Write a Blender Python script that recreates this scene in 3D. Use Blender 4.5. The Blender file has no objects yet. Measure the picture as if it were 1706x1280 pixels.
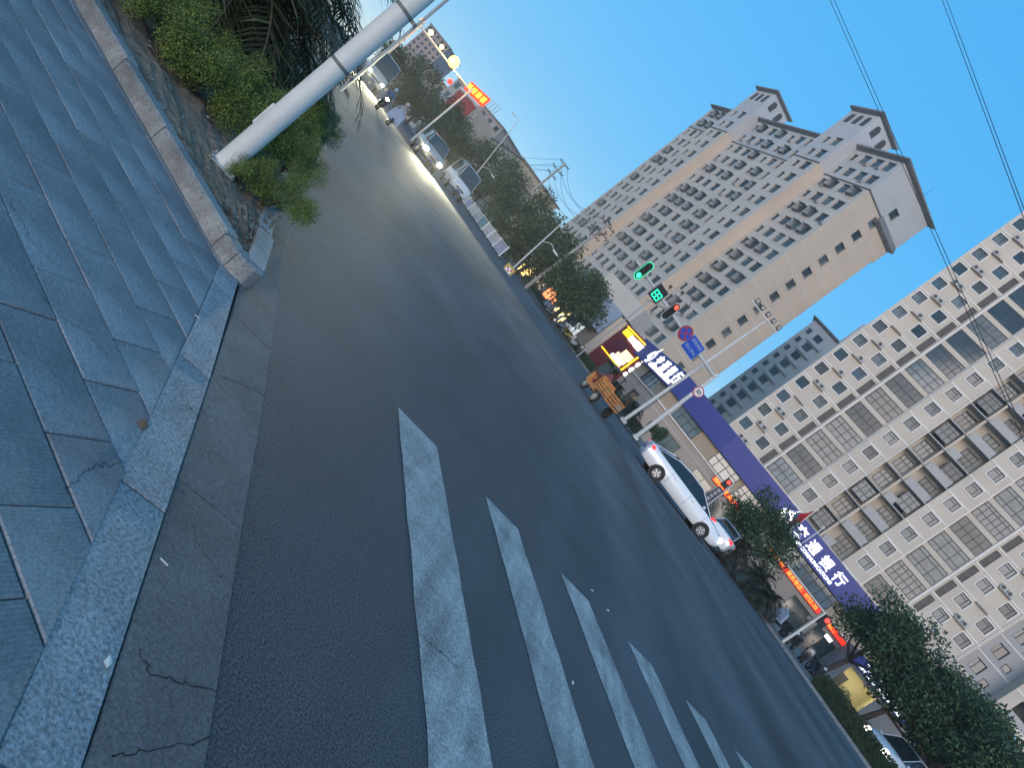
import bpy, bmesh, math, random
from mathutils import Vector, Matrix
random.seed(11)
S = bpy.context.scene
COL = S.collection
R = math.radians

# ------------------------------------------------------------------ camera
EYE = 1.25                                   # camera height above the road, metres
FPX, ROLL, PITCH = 1190.0, R(37.4), R(6.545)
cam = bpy.data.cameras.new('camera')
cam.sensor_width = 36.0
cam.lens = 36.0 * FPX / 1706.0
cam.clip_start, cam.clip_end = 0.05, 6000
cam_o = bpy.data.objects.new('camera', cam)
COL.objects.link(cam_o)
sR, cR = math.sin(ROLL), math.cos(ROLL)
U, V = Vector((1, 0, 0)), Vector((0, math.sin(PITCH), math.cos(PITCH)))
FW = Vector((0, math.cos(PITCH), -math.sin(PITCH)))
cx_, cy_, cz_ = U * sR + V * cR, -U * cR + V * sR, -FW
cam_o.matrix_world = Matrix(((cx_.x, cy_.x, cz_.x, 0), (cx_.y, cy_.y, cz_.y, 0), (cx_.z, cy_.z, cz_.z, EYE), (0, 0, 0, 1)))
S.camera = cam_o

# ------------------------------------------------------------------ sky, sun, exposure
SUN_EL, SUN_AZ = R(17), R(188)                # low light from behind the photographer
w = bpy.data.worlds.new('World'); S.world = w; w.use_nodes = True
nt = w.node_tree
sky = nt.nodes.new('ShaderNodeTexSky'); sky.sky_type = 'NISHITA'; sky.sun_disc = False
sky.sun_elevation, sky.sun_rotation = SUN_EL, SUN_AZ
sky.air_density, sky.dust_density, sky.ozone_density = 1.0, 0.0, 8.0
bg = nt.nodes['Background']; bg.inputs[1].default_value = 0.15
gm = nt.nodes.new('ShaderNodeGamma'); gm.inputs[1].default_value = .19          # an even dusk dome: softens the step from zenith to horizon
hs = nt.nodes.new('ShaderNodeHueSaturation'); hs.inputs['Saturation'].default_value = 2.75; hs.inputs['Hue'].default_value = .507; hs.inputs['Value'].default_value = 2.1
nt.links.new(sky.outputs[0], gm.inputs[0]); nt.links.new(gm.outputs[0], hs.inputs['Color']); nt.links.new(hs.outputs[0], bg.inputs[0])
sun = bpy.data.lights.new('sun', 'SUN'); sun.energy = 1.15; sun.angle = R(40); sun.color = (1, .80, .66)
sun_o = bpy.data.objects.new('sun', sun); COL.objects.link(sun_o)
sd = Vector((math.sin(SUN_AZ) * math.cos(R(9)), math.cos(SUN_AZ) * math.cos(R(9)), math.sin(R(9))))
sun_o.rotation_euler = (-sd).to_track_quat('-Z', 'Y').to_euler()
S.view_settings.view_transform = 'Standard'; S.view_settings.look = 'None'
S.view_settings.exposure, S.view_settings.gamma = 1.28, 1
S.render.engine = 'CYCLES'
S.cycles.use_denoising = True
S.cycles.max_bounces = 5; S.cycles.transparent_max_bounces = 6
S.cycles.caustics_reflective = False; S.cycles.caustics_refractive = False

# ------------------------------------------------------------------ survey helpers (pixel of the photograph + distance -> metres)
def tt(px, py):
    dx, dy = px - 853, py - 640
    u, v = dx * sR + dy * cR, dx * cR - dy * sR
    y = FPX * math.cos(PITCH) + v * math.sin(PITCH)
    return u / y, (v * math.cos(PITCH) - FPX * math.sin(PITCH)) / y
def at(px, py, d):
    a, b = tt(px, py); return Vector((a * d, d, EYE + b * d))
def gnd(px, py, z=0.0):
    a, b = tt(px, py); d = (z - EYE) / b; return Vector((a * d, d, z))
RC, RS = 0.9014, 0.4330                      # the road runs 25.7 degrees left of the view
def rd(X, Y, z=0.0): return Vector((X * RC - Y * RS, X * RS + Y * RC, z))
ROADROT = math.atan2(RS, RC)                 # rotation of road axes

# ------------------------------------------------------------------ materials
MATS = {}
def mat(name, col, rough=.7, var=.12, scale=3.0, bump=0.0, bscale=40.0, metal=0.0, emit=None, es=0.0, spec=.4, rnd=0.0, coat=0.0, fine=0.0, fscale=120.0, stretch=None, trans=0.0):
    if name in MATS: return MATS[name]
    m = bpy.data.materials.new(name); m.use_nodes = True; MATS[name] = m
    t = m.node_tree; L = t.links; N = t.nodes.new
    b = t.nodes['Principled BSDF']
    b.inputs['Roughness'].default_value = rough; b.inputs['Metallic'].default_value = metal
    b.inputs['Specular IOR Level'].default_value = spec; b.inputs['Coat Weight'].default_value = coat
    if trans: b.inputs['Transmission Weight'].default_value = trans
    if emit:
        b.inputs['Emission Color'].default_value = (*emit, 1); b.inputs['Emission Strength'].default_value = es
    b.inputs['Base Color'].default_value = (*col, 1)
    tc = N('ShaderNodeTexCoord'); src = tc.outputs['Object']
    if stretch:
        mp = N('ShaderNodeMapping'); mp.inputs['Scale'].default_value = stretch; L.new(src, mp.inputs[0]); src = mp.outputs[0]
    last = None
    def noise(sc, det=5):
        n = N('ShaderNodeTexNoise'); n.inputs['Scale'].default_value = sc; n.inputs['Detail'].default_value = det; n.inputs['Roughness'].default_value = .6
        L.new(src, n.inputs['Vector']); return n.outputs['Fac']
    fac = None
    def mul(f, amp):
        nonlocal fac
        r = N('ShaderNodeMapRange'); r.inputs[1].default_value = .25; r.inputs[2].default_value = .75; r.inputs[3].default_value = 1 - amp; r.inputs[4].default_value = 1 + amp
        L.new(f, r.inputs[0]); o = r.outputs[0]
        if fac is None: fac = o
        else:
            k = N('ShaderNodeMath'); k.operation = 'MULTIPLY'; L.new(fac, k.inputs[0]); L.new(o, k.inputs[1]); fac = k.outputs[0]
    if var: mul(noise(scale), var)
    if fine: mul(noise(fscale, 2), fine)
    if rnd:
        oi = N('ShaderNodeObjectInfo')
        r = N('ShaderNodeMapRange'); r.inputs[1].default_value = 0; r.inputs[2].default_value = 1; r.inputs[3].default_value = 1 - rnd; r.inputs[4].default_value = 1 + rnd
        L.new(oi.outputs['Random'], r.inputs[0])
        if fac is None: fac = r.outputs[0]
        else:
            k = N('ShaderNodeMath'); k.operation = 'MULTIPLY'; L.new(fac, k.inputs[0]); L.new(r.outputs[0], k.inputs[1]); fac = k.outputs[0]
    if fac is not None:
        mx = N('ShaderNodeMix'); mx.data_type = 'RGBA'; mx.blend_type = 'MULTIPLY'; mx.inputs['Factor'].default_value = 1
        mx.inputs['A'].default_value = (*col, 1); L.new(fac, mx.inputs['B']); L.new(mx.outputs['Result'], b.inputs['Base Color'])
    if bump:
        bp = N('ShaderNodeBump'); bp.inputs['Strength'].default_value = bump; bp.inputs['Distance'].default_value = .01
        L.new(noise(bscale, 4), bp.inputs['Height']); L.new(bp.outputs[0], b.inputs['Normal'])
    return m
def glow(name, col, s):
    return mat(name, (col[0] * .3, col[1] * .3, col[2] * .3), .6, 0, emit=col, es=s)

ASPHALT = mat('asphalt', (.082, .085, .092), .82, .28, .35, 1.0, 120, fine=.95, fscale=120, spec=.3)
GROUND = mat('ground', (.10, .09, .075), .95, .3, .2, .3, 8)
SLAB = mat('paving', (.185, .185, .187), .8, .34, 2.6, .5, 70, rnd=.14, fine=.32, fscale=120)
SLABR = mat('ribbed paving', (.195, .195, .195), .8, .30, 2.6, .0, rnd=.12, fine=.3, fscale=120)
JOINT = mat('joint grit', (.07, .068, .064), .95, .3, 6, .4, 60)
KERB = mat('kerb granite', (.23, .235, .24), .75, .3, 4, .6, 90, rnd=.08, fine=.6, fscale=90)
GUTTER = mat('gutter concrete', (.135, .118, .107), .85, .4, 2.2, .7, 80, fine=.4, fscale=110)
GRANITE = mat('planter granite', (.215, .215, .205), .8, .42, 5, .8, 45, rnd=.1, fine=.45, fscale=110)
PAINT = mat('road paint', (.34, .315, .29), .75, .42, 2.6, .6, 120, fine=.5, fscale=80)
LINE = mat('lane paint', (.30, .30, .30), .8, .4, .8, fine=.4, fscale=50)
SOIL = mat('soil', (.19, .14, .10), .98, .5, 9, 1.0, 30)
WHITEPOLE = mat('white pole paint', (.58, .58, .555), .5, .14, 3.5, .08, 30)
GALV = mat('galvanised steel', (.36, .38, .40), .5, .12, 4, metal=.3)
DARKMETAL = mat('dark metal', (.03, .032, .035), .5, .2, 5)
RUBBER = mat('rubber', (.018, .018, .019), .85, .15, 9)
CHROME = mat('bright metal', (.55, .56, .58), .25, .05, 5, metal=.9)
BARK = mat('bark', (.055, .043, .034), .95, .35, 6, .9, 25)
CONCRETE = mat('pole concrete', (.34, .32, .29), .85, .15, 1.5, .2, 30)
WIRE = mat('wire', (.035, .04, .045), .7, 0)

def streaks(m, ang, sx, sy, amp):
    """tyre-polished lanes and patches: slow noise drawn out along the road, multiplied into the colour"""
    t = m.node_tree; N = t.nodes.new; L = t.links
    tc = N('ShaderNodeTexCoord'); mp = N('ShaderNodeMapping'); mp.inputs['Rotation'].default_value = (0, 0, -ang); mp.inputs['Scale'].default_value = (sx, sy, 1)
    L.new(tc.outputs['Object'], mp.inputs[0]); n = N('ShaderNodeTexNoise'); n.inputs['Scale'].default_value = 1; n.inputs['Detail'].default_value = 6; L.new(mp.outputs[0], n.inputs['Vector'])
    r = N('ShaderNodeMapRange'); r.inputs[1].default_value = .3; r.inputs[2].default_value = .7; r.inputs[3].default_value = 1 - amp; r.inputs[4].default_value = 1 + amp; L.new(n.outputs['Fac'], r.inputs[0])
    b = t.nodes['Principled BSDF']; src = b.inputs['Base Color'].links[0].from_socket
    mx = N('ShaderNodeMix'); mx.data_type = 'RGBA'; mx.blend_type = 'MULTIPLY'; mx.inputs['Factor'].default_value = 1
    L.new(src, mx.inputs['A']); L.new(r.outputs[0], mx.inputs['B']); L.new(mx.outputs['Result'], b.inputs['Base Color'])
streaks(ASPHALT, ROADROT, .55, .035, .34)
streaks(ASPHALT, .3, .35, .22, .16)
streaks(PAINT, ROADROT, 9, .5, .28)
streaks(SLAB, .5, 1.4, .9, .22)
streaks(GRANITE, -.4, 3, 1.2, .25)

# ------------------------------------------------------------------ mesh builder
class MB:
    def __init__(s): s.v, s.f, s.m = [], [], []
    def add(s, vs, fs, m=0):
        o = len(s.v); s.v += [tuple(p) for p in vs]
        for f in fs: s.f.append(tuple(i + o for i in f)); s.m.append(m)
        return s
    def quad(s, a, b, c, d, m=0): return s.add([a, b, c, d], [(0, 1, 2, 3)], m)
    def box(s, c, d, m=0, M=None, rz=0.0, taper=1.0):
        x, y, z = d[0] / 2, d[1] / 2, d[2] / 2
        p = []
        for k in (-1, 1):
            t = 1 if k < 0 else taper
            p += [Vector((-x * t, -y * t, k * z)), Vector((x * t, -y * t, k * z)), Vector((x * t, y * t, k * z)), Vector((-x * t, y * t, k * z))]
        if rz: q = Matrix.Rotation(rz, 3, 'Z'); p = [q @ a for a in p]
        p = [a + Vector(c) for a in p]
        if M is not None: p = [M @ a for a in p]
        return s.add(p, [(3, 2, 1, 0), (4, 5, 6, 7), (0, 1, 5, 4), (1, 2, 6, 5), (2, 3, 7, 6), (3, 0, 4, 7)], m)
    def b2(s, x0, x1, y0, y1, z0, z1, m=0): return s.box(((x0 + x1) / 2, (y0 + y1) / 2, (z0 + z1) / 2), (x1 - x0, y1 - y0, z1 - z0), m)
    def beam(s, p, q, w_, h, m=0, up=(0, 0, 1)):
        p, q = Vector(p), Vector(q); d = q - p; L = d.length
        if L < 1e-6: return s
        d /= L; up = Vector(up)
        if abs(d.dot(up)) > .98: up = Vector((0, 1, 0))
        a = d.cross(up).normalized(); b = a.cross(d)
        M = Matrix(((a.x, d.x, b.x), (a.y, d.y, b.y), (a.z, d.z, b.z)))
        c = (p + q) / 2
        vs = [M @ Vector((sx * w_ / 2, sy * L / 2, sz * h / 2)) + c for sz in (-1, 1) for sx, sy in ((-1, -1), (1, -1), (1, 1), (-1, 1))]
        return s.add(vs, [(3, 2, 1, 0), (4, 5, 6, 7), (0, 1, 5, 4), (1, 2, 6, 5), (2, 3, 7, 6), (3, 0, 4, 7)], m)
    def tube(s, pts, rad, n=8, m=0, cap=True):
        pts = [Vector(p) for p in pts]
        if not hasattr(rad, '__len__'): rad = [rad] * len(pts)
        o = len(s.v); a = None
        for i, p in enumerate(pts):
            d = (pts[min(i + 1, len(pts) - 1)] - pts[max(i - 1, 0)]).normalized()
            if a is None:
                a = d.cross(Vector((0, 0, 1)) if abs(d.z) < .9 else Vector((1, 0, 0))).normalized()
            else: a = (a - d * a.dot(d)).normalized()
            b = d.cross(a)
            for k in range(n):
                t = 2 * math.pi * k / n
                s.v.append(tuple(p + (a * math.cos(t) + b * math.sin(t)) * rad[i]))
        for i in range(len(pts) - 1):
            for k in range(n):
                k2 = (k + 1) % n
                s.f.append((o + i * n + k, o + i * n + k2, o + (i + 1) * n + k2, o + (i + 1) * n + k)); s.m.append(m)
        if cap:
            s.f.append(tuple(o + k for k in range(n - 1, -1, -1))); s.m.append(m)
            e = o + (len(pts) - 1) * n
            s.f.append(tuple(e + k for k in range(n))); s.m.append(m)
        return s
    def prism(s, pts, z0, z1, m=0, M=None):
        n = len(pts); vs = [Vector((x, y, z0)) for x, y in pts] + [Vector((x, y, z1)) for x, y in pts]
        if M is not None: vs = [M @ v for v in vs]
        return s.add(vs, [tuple(range(n - 1, -1, -1)), tuple(range(n, 2 * n))] + [(i, (i + 1) % n, n + (i + 1) % n, n + i) for i in range(n)], m)
    def loft(s, rings, m=0, cap=True, closed=True):
        n = len(rings[0]); o = len(s.v)
        for r in rings: s.v += [tuple(p) for p in r]
        for i in range(len(rings) - 1):
            for k in range(n if closed else n - 1):
                k2 = (k + 1) % n
                s.f.append((o + i * n + k, o + i * n + k2, o + (i + 1) * n + k2, o + (i + 1) * n + k)); s.m.append(m)
        if cap:
            s.f.append(tuple(o + k for k in range(n - 1, -1, -1))); s.m.append(m)
            e = o + (len(rings) - 1) * n; s.f.append(tuple(e + k for k in range(n))); s.m.append(m)
        return s
    def disc(s, c, ax, r, n=16, m=0, th=.02, r2=None):
        c, ax = Vector(c), Vector(ax).normalized()
        return s.tube([c - ax * th / 2, c + ax * th / 2], [r, r if r2 is None else r2], n, m)
    def ball(s, c, r, n=8, m=0, sc=(1, 1, 1)):
        c = Vector(c); rings = []
        for i in range(1, n):
            t = math.pi * i / n
            rings.append([c + Vector((r * math.sin(t) * math.cos(p) * sc[0], r * math.sin(t) * math.sin(p) * sc[1], -r * math.cos(t) * sc[2])) for p in [2 * math.pi * k / (n + 2) for k in range(n + 2)]])
        return s.loft(rings, m)
    def wall(s, x0, x1, z0, z1, y, holes, m=0, T=None):
        """a wall sheet in the plane y (facing -y) with rectangular openings (xa, xb, za, zb)"""
        xs = sorted({x0, x1, *[round(h[i], 4) for h in holes for i in (0, 1) if x0 < h[i] < x1]})
        zs = sorted({z0, z1, *[round(h[i], 4) for h in holes for i in (2, 3) if z0 < h[i] < z1]})
        idx = {}
        def vid(i, j):
            if (i, j) not in idx:
                p = Vector((xs[i], y, zs[j])); p = T @ p if T is not None else p
                idx[i, j] = len(s.v); s.v.append(tuple(p))
            return idx[i, j]
        for j in range(len(zs) - 1):
            zc = (zs[j] + zs[j + 1]) / 2; row = [h for h in holes if h[2] < zc < h[3]]
            for i in range(len(xs) - 1):
                xc = (xs[i] + xs[i + 1]) / 2
                if any(h[0] < xc < h[1] for h in row): continue
                s.f.append((vid(i, j), vid(i + 1, j), vid(i + 1, j + 1), vid(i, j + 1))); s.m.append(m)
        return s
    def build(s, name, mats, parent=None, smooth=False, bevel=0.0):
        me = bpy.data.meshes.new(name); me.from_pydata(s.v, [], s.f)
        if not isinstance(mats, (list, tuple)): mats = [mats]
        for k in mats: me.materials.append(k)
        if len(mats) > 1: me.polygons.foreach_set('material_index', s.m)
        if smooth: me.polygons.foreach_set('use_smooth', [True] * len(s.f))
        me.update()
        o = bpy.data.objects.new(name, me); COL.objects.link(o)
        if parent: o.parent = parent
        if bevel:
            bv = o.modifiers.new('bevel', 'BEVEL'); bv.width = bevel; bv.segments = 2; bv.limit_method = 'ANGLE'
        if smooth == 'auto':
            me.polygons.foreach_set('use_smooth', [True] * len(s.f))
            bm = bmesh.new(); bm.from_mesh(me)
            for e in bm.edges:
                if len(e.link_faces) == 2 and e.calc_face_angle(0) > .7: e.smooth = False
            bm.to_mesh(me); bm.free()
        return o
def tag(o, label=None, cat=None, group=None, kind=None):
    if label: o['label'] = label
    if cat: o['category'] = cat
    if group: o['group'] = group
    if kind: o['kind'] = kind
    return o
def thing(name, label, cat, loc=(0, 0, 0), rz=0.0, group=None):
    o = bpy.data.objects.new(name, None); COL.objects.link(o); o.empty_display_size = .2
    o.location = loc; o.rotation_euler = (0, 0, rz); return tag(o, label, cat, group)
def inst(src, parent=None, loc=None, rz=None, sc=None):
    c = src.copy(); COL.objects.link(c); c.parent = parent
    if loc is not None: c.location = loc
    if rz is not None: c.rotation_euler = (0, 0, rz)
    if sc is not None: c.scale = sc if hasattr(sc, '__len__') else (sc, sc, sc)
    return c
def copy_tree(o, parent=None, **kw):
    c = inst(o, parent, **kw)
    for ch in KIDS.get(o.name) or [x for x in bpy.data.objects if x.parent == o]: copy_tree(ch, c)
    return c
KIDS = {}
def text(name, body, size, parent, loc, m, rot=(math.pi / 2, 0, 0), ext=.01, align='LEFT', bold=0.0):
    cu = bpy.data.curves.new(name, 'FONT'); cu.body = body; cu.size = size; cu.extrude = ext; cu.align_x = align; cu.align_y = 'CENTER'; cu.offset = bold
    cu.resolution_u = 3; cu.materials.append(m)
    tmp = bpy.data.objects.new(name, cu); COL.objects.link(tmp)
    bpy.context.view_layer.update()
    me = bpy.data.meshes.new_from_object(tmp.evaluated_get(bpy.context.evaluated_depsgraph_get()))
    bpy.data.objects.remove(tmp); bpy.data.curves.remove(cu)
    if not me.materials: me.materials.append(m)
    o = bpy.data.objects.new(name, me); COL.objects.link(o); o.parent = parent; o.location = loc; o.rotation_euler = rot
    return o
def smooth01(t): t = max(0, min(1, t)); return t * t * (3 - 2 * t)
# ------------------------------------------------------------------ ground, road, pavements
def sheet(name, pts, z, m, kind='structure', parent=None):
    b = MB(); b.add([Vector((p[0], p[1], z)) for p in pts], [tuple(range(len(pts)))])
    o = b.build(name, m, parent)
    if parent is None: o['kind'] = kind
    return o
sheet('ground', [(-2500, -400), (2500, -400), (2500, 3500), (-2500, 3500)], -.06, GROUND)
roadp = [rd(X, Y) for X, Y in ((-9.5, -60), (29.6, -60), (29.6, 420), (-.6, 420), (-.35, 60), (.1, 12), (.4, 4.7), (.7, 1.2), (.7, -2), (-9.5, -30))]
road = sheet('road', roadp, 0.0, ASPHALT)
road['label'] = 'dark grey asphalt road with crosswalk'

def clip(poly, a, b):
    """keep the part of a polygon left of the directed line a->b"""
    a, b = Vector(a[:2]), Vector(b[:2]); d = b - a; nrm = Vector((-d.y, d.x)); out = []
    for i, p in enumerate(poly):
        q = poly[(i + 1) % len(poly)]; p, q = Vector(p), Vector(q)
        fp, fq = (p - a).dot(nrm), (q - a).dot(nrm)
        if fp >= 0: out.append(p)
        if (fp < 0) != (fq < 0): out.append(p + (q - p) * (fp / (fp - fq)))
    return out
def area(p): return abs(sum(p[i][0] * p[(i + 1) % len(p)][1] - p[(i + 1) % len(p)][0] * p[i][1] for i in range(len(p)))) / 2
def inset(poly, g):
    c = sum((Vector(p) for p in poly), Vector((0, 0))) / len(poly)
    ok = poly
    n = len(poly)
    sgn = 1 if sum(poly[i][0] * poly[(i + 1) % n][1] - poly[(i + 1) % n][0] * poly[i][1] for i in range(n)) > 0 else -1
    for i in range(n):
        a, b = Vector(poly[i]), Vector(poly[(i + 1) % n])
        if (b - a).length < 1e-5: continue
        nv = Vector((-(b - a).y, (b - a).x)).normalized() * sgn
        a2, b2 = a + nv * g, b + nv * g
        ok = clip(ok, a2, b2) if sgn > 0 else clip(ok, b2, a2)
        if len(ok) < 3: return []
    return ok
def slab(name, poly, z0, z1, m, parent, tilt=0.0, cham=.004):
    n = len(poly); sg = sum(poly[i][0] * poly[(i + 1) % n][1] - poly[(i + 1) % n][0] * poly[i][1] for i in range(n))
    if sg < 0: poly = poly[::-1]
    c = sum((Vector(p) for p in poly), Vector((0, 0))) / n
    tx, ty = random.uniform(-tilt, tilt), random.uniform(-tilt, tilt)
    h = lambda p: (p[0] - c.x) * tx + (p[1] - c.y) * ty
    top = inset(poly, cham)
    b = MB()
    if len(top) == n:
        b.loft([[Vector((p[0] - c.x, p[1] - c.y, z0)) for p in poly], [Vector((p[0] - c.x, p[1] - c.y, z1 - cham + h(p))) for p in poly], [Vector((p[0] - c.x, p[1] - c.y, z1 + h(p))) for p in top]])
    else: b.prism([(p[0] - c.x, p[1] - c.y) for p in poly], z0, z1)
    o = b.build(name, m, parent); o.location = (c.x, c.y, 0)
    return o
# near pavement: running-bond slabs
WALK0, WALK1 = rd(.507, .1), rd(.287, 3.75)
PL0, PL1 = Vector((-4.75, 4.83)), Vector((-1.42, 3.60))       # planter kerb, outer foot line
walkp = [rd(.5, -1.5), rd(.47, .2), rd(.28, 3.75), Vector((-1.42, 3.6, 0)), Vector((-7, 5.67, 0)), Vector((-12, 3, 0)), Vector((-8, -4, 0))]
pave = sheet('pavement', [p[:2] for p in walkp], .004, JOINT)
E1, E2 = Vector((.944, -.33)), Vector((.33, .944))
rib = None
tnode = SLABR.node_tree
wv = tnode.nodes.new('ShaderNodeTexWave'); wv.inputs['Scale'].default_value = 26; wv.bands_direction = 'X'; wv.inputs['Distortion'].default_value = .4
mp = tnode.nodes.new('ShaderNodeMapping'); mp.inputs['Rotation'].default_value = (0, 0, math.atan2(.33, .944))
tcn = tnode.nodes.new('ShaderNodeTexCoord'); tnode.links.new(tcn.outputs['Object'], mp.inputs[0]); tnode.links.new(mp.outputs[0], wv.inputs['Vector'])
bp = tnode.nodes.new('ShaderNodeBump'); bp.inputs['Strength'].default_value = .5; bp.inputs['Distance'].default_value = .006
tnode.links.new(wv.outputs['Fac'], bp.inputs['Height']); tnode.links.new(bp.outputs[0], tnode.nodes['Principled BSDF'].inputs['Normal'])
PITCHR, LEN = .2135, .47
for k in range(-8, 15):
    for j in range(-16, 8):
        t0 = -1.87 + (-.235 if k % 2 else 0) + j * LEN
        n0 = 1.624 + k * PITCHR
        poly = [E1 * (t0 + a * LEN) + E2 * (n0 + c * PITCHR) for a, c in ((0, 0), (1, 0), (1, 1), (0, 1))]
        cc = sum(poly, Vector((0, 0))) / 4
        if cc.x < -5.6 or cc.y < -.2: continue
        poly = clip(poly, WALK0, WALK1)
        if len(poly) < 3: continue
        q = clip(poly, PL1 + (PL1 - PL0), PL0)
        poly = q if len(q) >= 3 else []
        if len(poly) < 3 or area(poly) < .004: continue
        poly = inset(poly, .0022)
        if len(poly) < 3 or area(poly) < .003: continue
        # drop doubled corners
        pp = [p for i, p in enumerate(poly) if (p - poly[i - 1]).length > 1e-3]
        if len(pp) < 3: continue
        slab('paving_slab', pp, -.02, .013 + random.uniform(-.0015, .0015), SLABR if (k < -1 and random.random() < .85) else SLAB, pave, .004)
# flush kerb stones and concrete gutter
def strip(a, b, t): return a + (b - a) * t
def ribbon(name, A, B, cuts, z0, z1, m, parent, gap=.003, tilt=.003):
    """pieces between the polylines A and B (road coordinates), cut at distances along Y"""
    def xat(P, y):
        for (x0, y0), (x1, y1) in zip(P, P[1:]):
            if y0 <= y <= y1: return x0 + (x1 - x0) * (y - y0) / (y1 - y0)
        return P[-1][0] if y > P[-1][1] else P[0][0]
    for y0, y1 in zip(cuts, cuts[1:]):
        a, b = y0 + gap, y1 - gap
        m_ = (a + b) / 2
        poly = [rd(xat(A, a) + .002, a), rd(xat(B, a) - .002, a), rd(xat(B, m_) - .002, m_), rd(xat(B, b) - .002, b), rd(xat(A, b) + .002, b), rd(xat(A, m_) + .002, m_)]
        slab(name, [p.to_2d() for p in poly], z0, z1 + random.uniform(-.002, .002), m, parent, tilt)
kerbs = thing('flush_kerb', 'pale granite kerb stones laid flush between the paving slabs and the gutter', 'kerb')
wl = [(.47, .0), (.45, 1.04), (.40, 1.62), (.36, 2.47), (.30, 3.53), (.27, 3.84)]
gi = [(.64, .0), (.61, 1.08), (.57, 1.61), (.50, 2.7), (.41, 3.77), (.40, 3.9)]
ge = [(.93, .0), (.88, 1.22), (.80, 2.2), (.76, 2.89), (.61, 4.69), (.48, 6.8), (.31, 11.8), (.2, 20)]
gi2 = [(.64, .0), (.61, 1.08), (.57, 1.61), (.50, 2.7), (.42, 3.9), (.36, 4.69), (.22, 6.8), (.05, 11.8), (-.1, 20)]
ribbon('kerb_stone', wl, gi, [.2, 1.0, 1.86, 2.72, 3.58, 3.9], -.05, .012, KERB, kerbs)
gut = thing('road_gutter', 'cracked brownish concrete gutter strip beside the asphalt', 'gutter')
ribbon('gutter_slab', gi2, ge, [.2, 2.05, 3.45, 5.2, 7.2, 9.6, 12.5, 16], -.05, .006, GUTTER, gut, .0025, .001)
# crosswalk bars and lane lines
def painted(name, X0, X1, Y0, Y1, parent, z=.004, m=PAINT, n=26, jit=.010):
    b = MB(); L_, R_ = [], []
    for i in range(n + 1):
        y = Y0 + (Y1 - Y0) * i / n
        L_.append(rd(X0 + random.uniform(-jit, jit), y, z)); R_.append(rd(X1 + random.uniform(-jit, jit), y, z))
    for i in range(n): b.quad(L_[i], R_[i], R_[i + 1], L_[i + 1])
    return b.build(name, m, parent)
for i, x0 in enumerate((1.72, 2.70, 3.70, 4.74, 5.76, 6.78, 7.8, 8.82, 9.84)):
    painted('crosswalk_bar', x0, x0 + .41, -1.2, 4.38 + .012 * i, road)
for X, Y0, Y1 in ((20.2, 46, 140), (20.75, 46, 140), (22.2, 50, 140), (13.5, 60, 180), (29.15, 36, 120)):
    painted('lane_line', X, X + .14, Y0, Y1, road, m=LINE, n=14, jit=.01)
for a, c in (((741, 340), (848, 487)), ((757, 352), (872, 509)), ((700, 262), (745, 325))):     # worn edge lines beside the railing
    p, q = gnd(*a).to_2d(), gnd(*c).to_2d(); nn = (q - p).normalized(); nn = Vector((-nn.y, nn.x)) * .09; b = MB()
    for i in range(10):
        f = lambda t, s_: (*(p + (q - p) * t + nn * s_), .006)
        b.quad(f(i / 10, -1), f((i + 1) / 10, -1), f((i + 1) / 10, 1), f(i / 10, 1))
    b.build('lane_line', LINE, road)
# cracks in the asphalt and the gutter, little litter
CRACK = mat('crack', (.018, .017, .017), .95, .2, 20)
def crack(pts, w0, parent, z=.0085):
    b = MB(); P = []
    for (x0, y0), (x1, y1) in zip(pts, pts[1:]):
        for i in range(6):
            t = i / 6; P.append(Vector((x0 + (x1 - x0) * t + random.uniform(-.012, .012), y0 + (y1 - y0) * t + random.uniform(-.012, .012))))
    P.append(Vector(pts[-1]))
    for i in range(len(P) - 1):
        d = (P[i + 1] - P[i]).normalized(); nn = Vector((-d.y, d.x)); a = w0 * random.uniform(.4, 1.3); c = w0 * random.uniform(.4, 1.3)
        b.quad((*(P[i] - nn * a), z), (*(P[i] + nn * a), z), (*(P[i + 1] + nn * c), z), (*(P[i + 1] - nn * c), z))
    return b.build('crack', CRACK, parent)
for pl in (((225, 1085), (245, 1125), (300, 1140), (358, 1158)), ((180, 1270), (240, 1255), (345, 1232)), ((365, 628), (405, 645), (440, 660))):
    crack([gnd(*p).to_2d() for p in pl], .0017, gut)
for pl in (((695, 1055), (725, 1085), (745, 1100), (765, 1120)), ((1025, 1195), (1055, 1235))):
    crack([gnd(*p).to_2d() for p in pl], .002, road, .0065)
for k in range(8):                           # hairline cracks across the slabs
    p = gnd(random.uniform(20, 330), random.uniform(120, 900)).to_2d(); a = random.uniform(0, 6.28); q = p
    pts = [p]
    for i in range(3): q = q + Vector((math.cos(a), math.sin(a))) * random.uniform(.05, .12); a += random.uniform(-.6, .6); pts.append(q)
    crack(pts, .0009, pave, .0158)
SCRAP = mat('pale scrap', (.55, .54, .50), .8, .1, 30); LEAFB = mat('dry leaf', (.16, .09, .05), .8, .2, 30)
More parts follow.
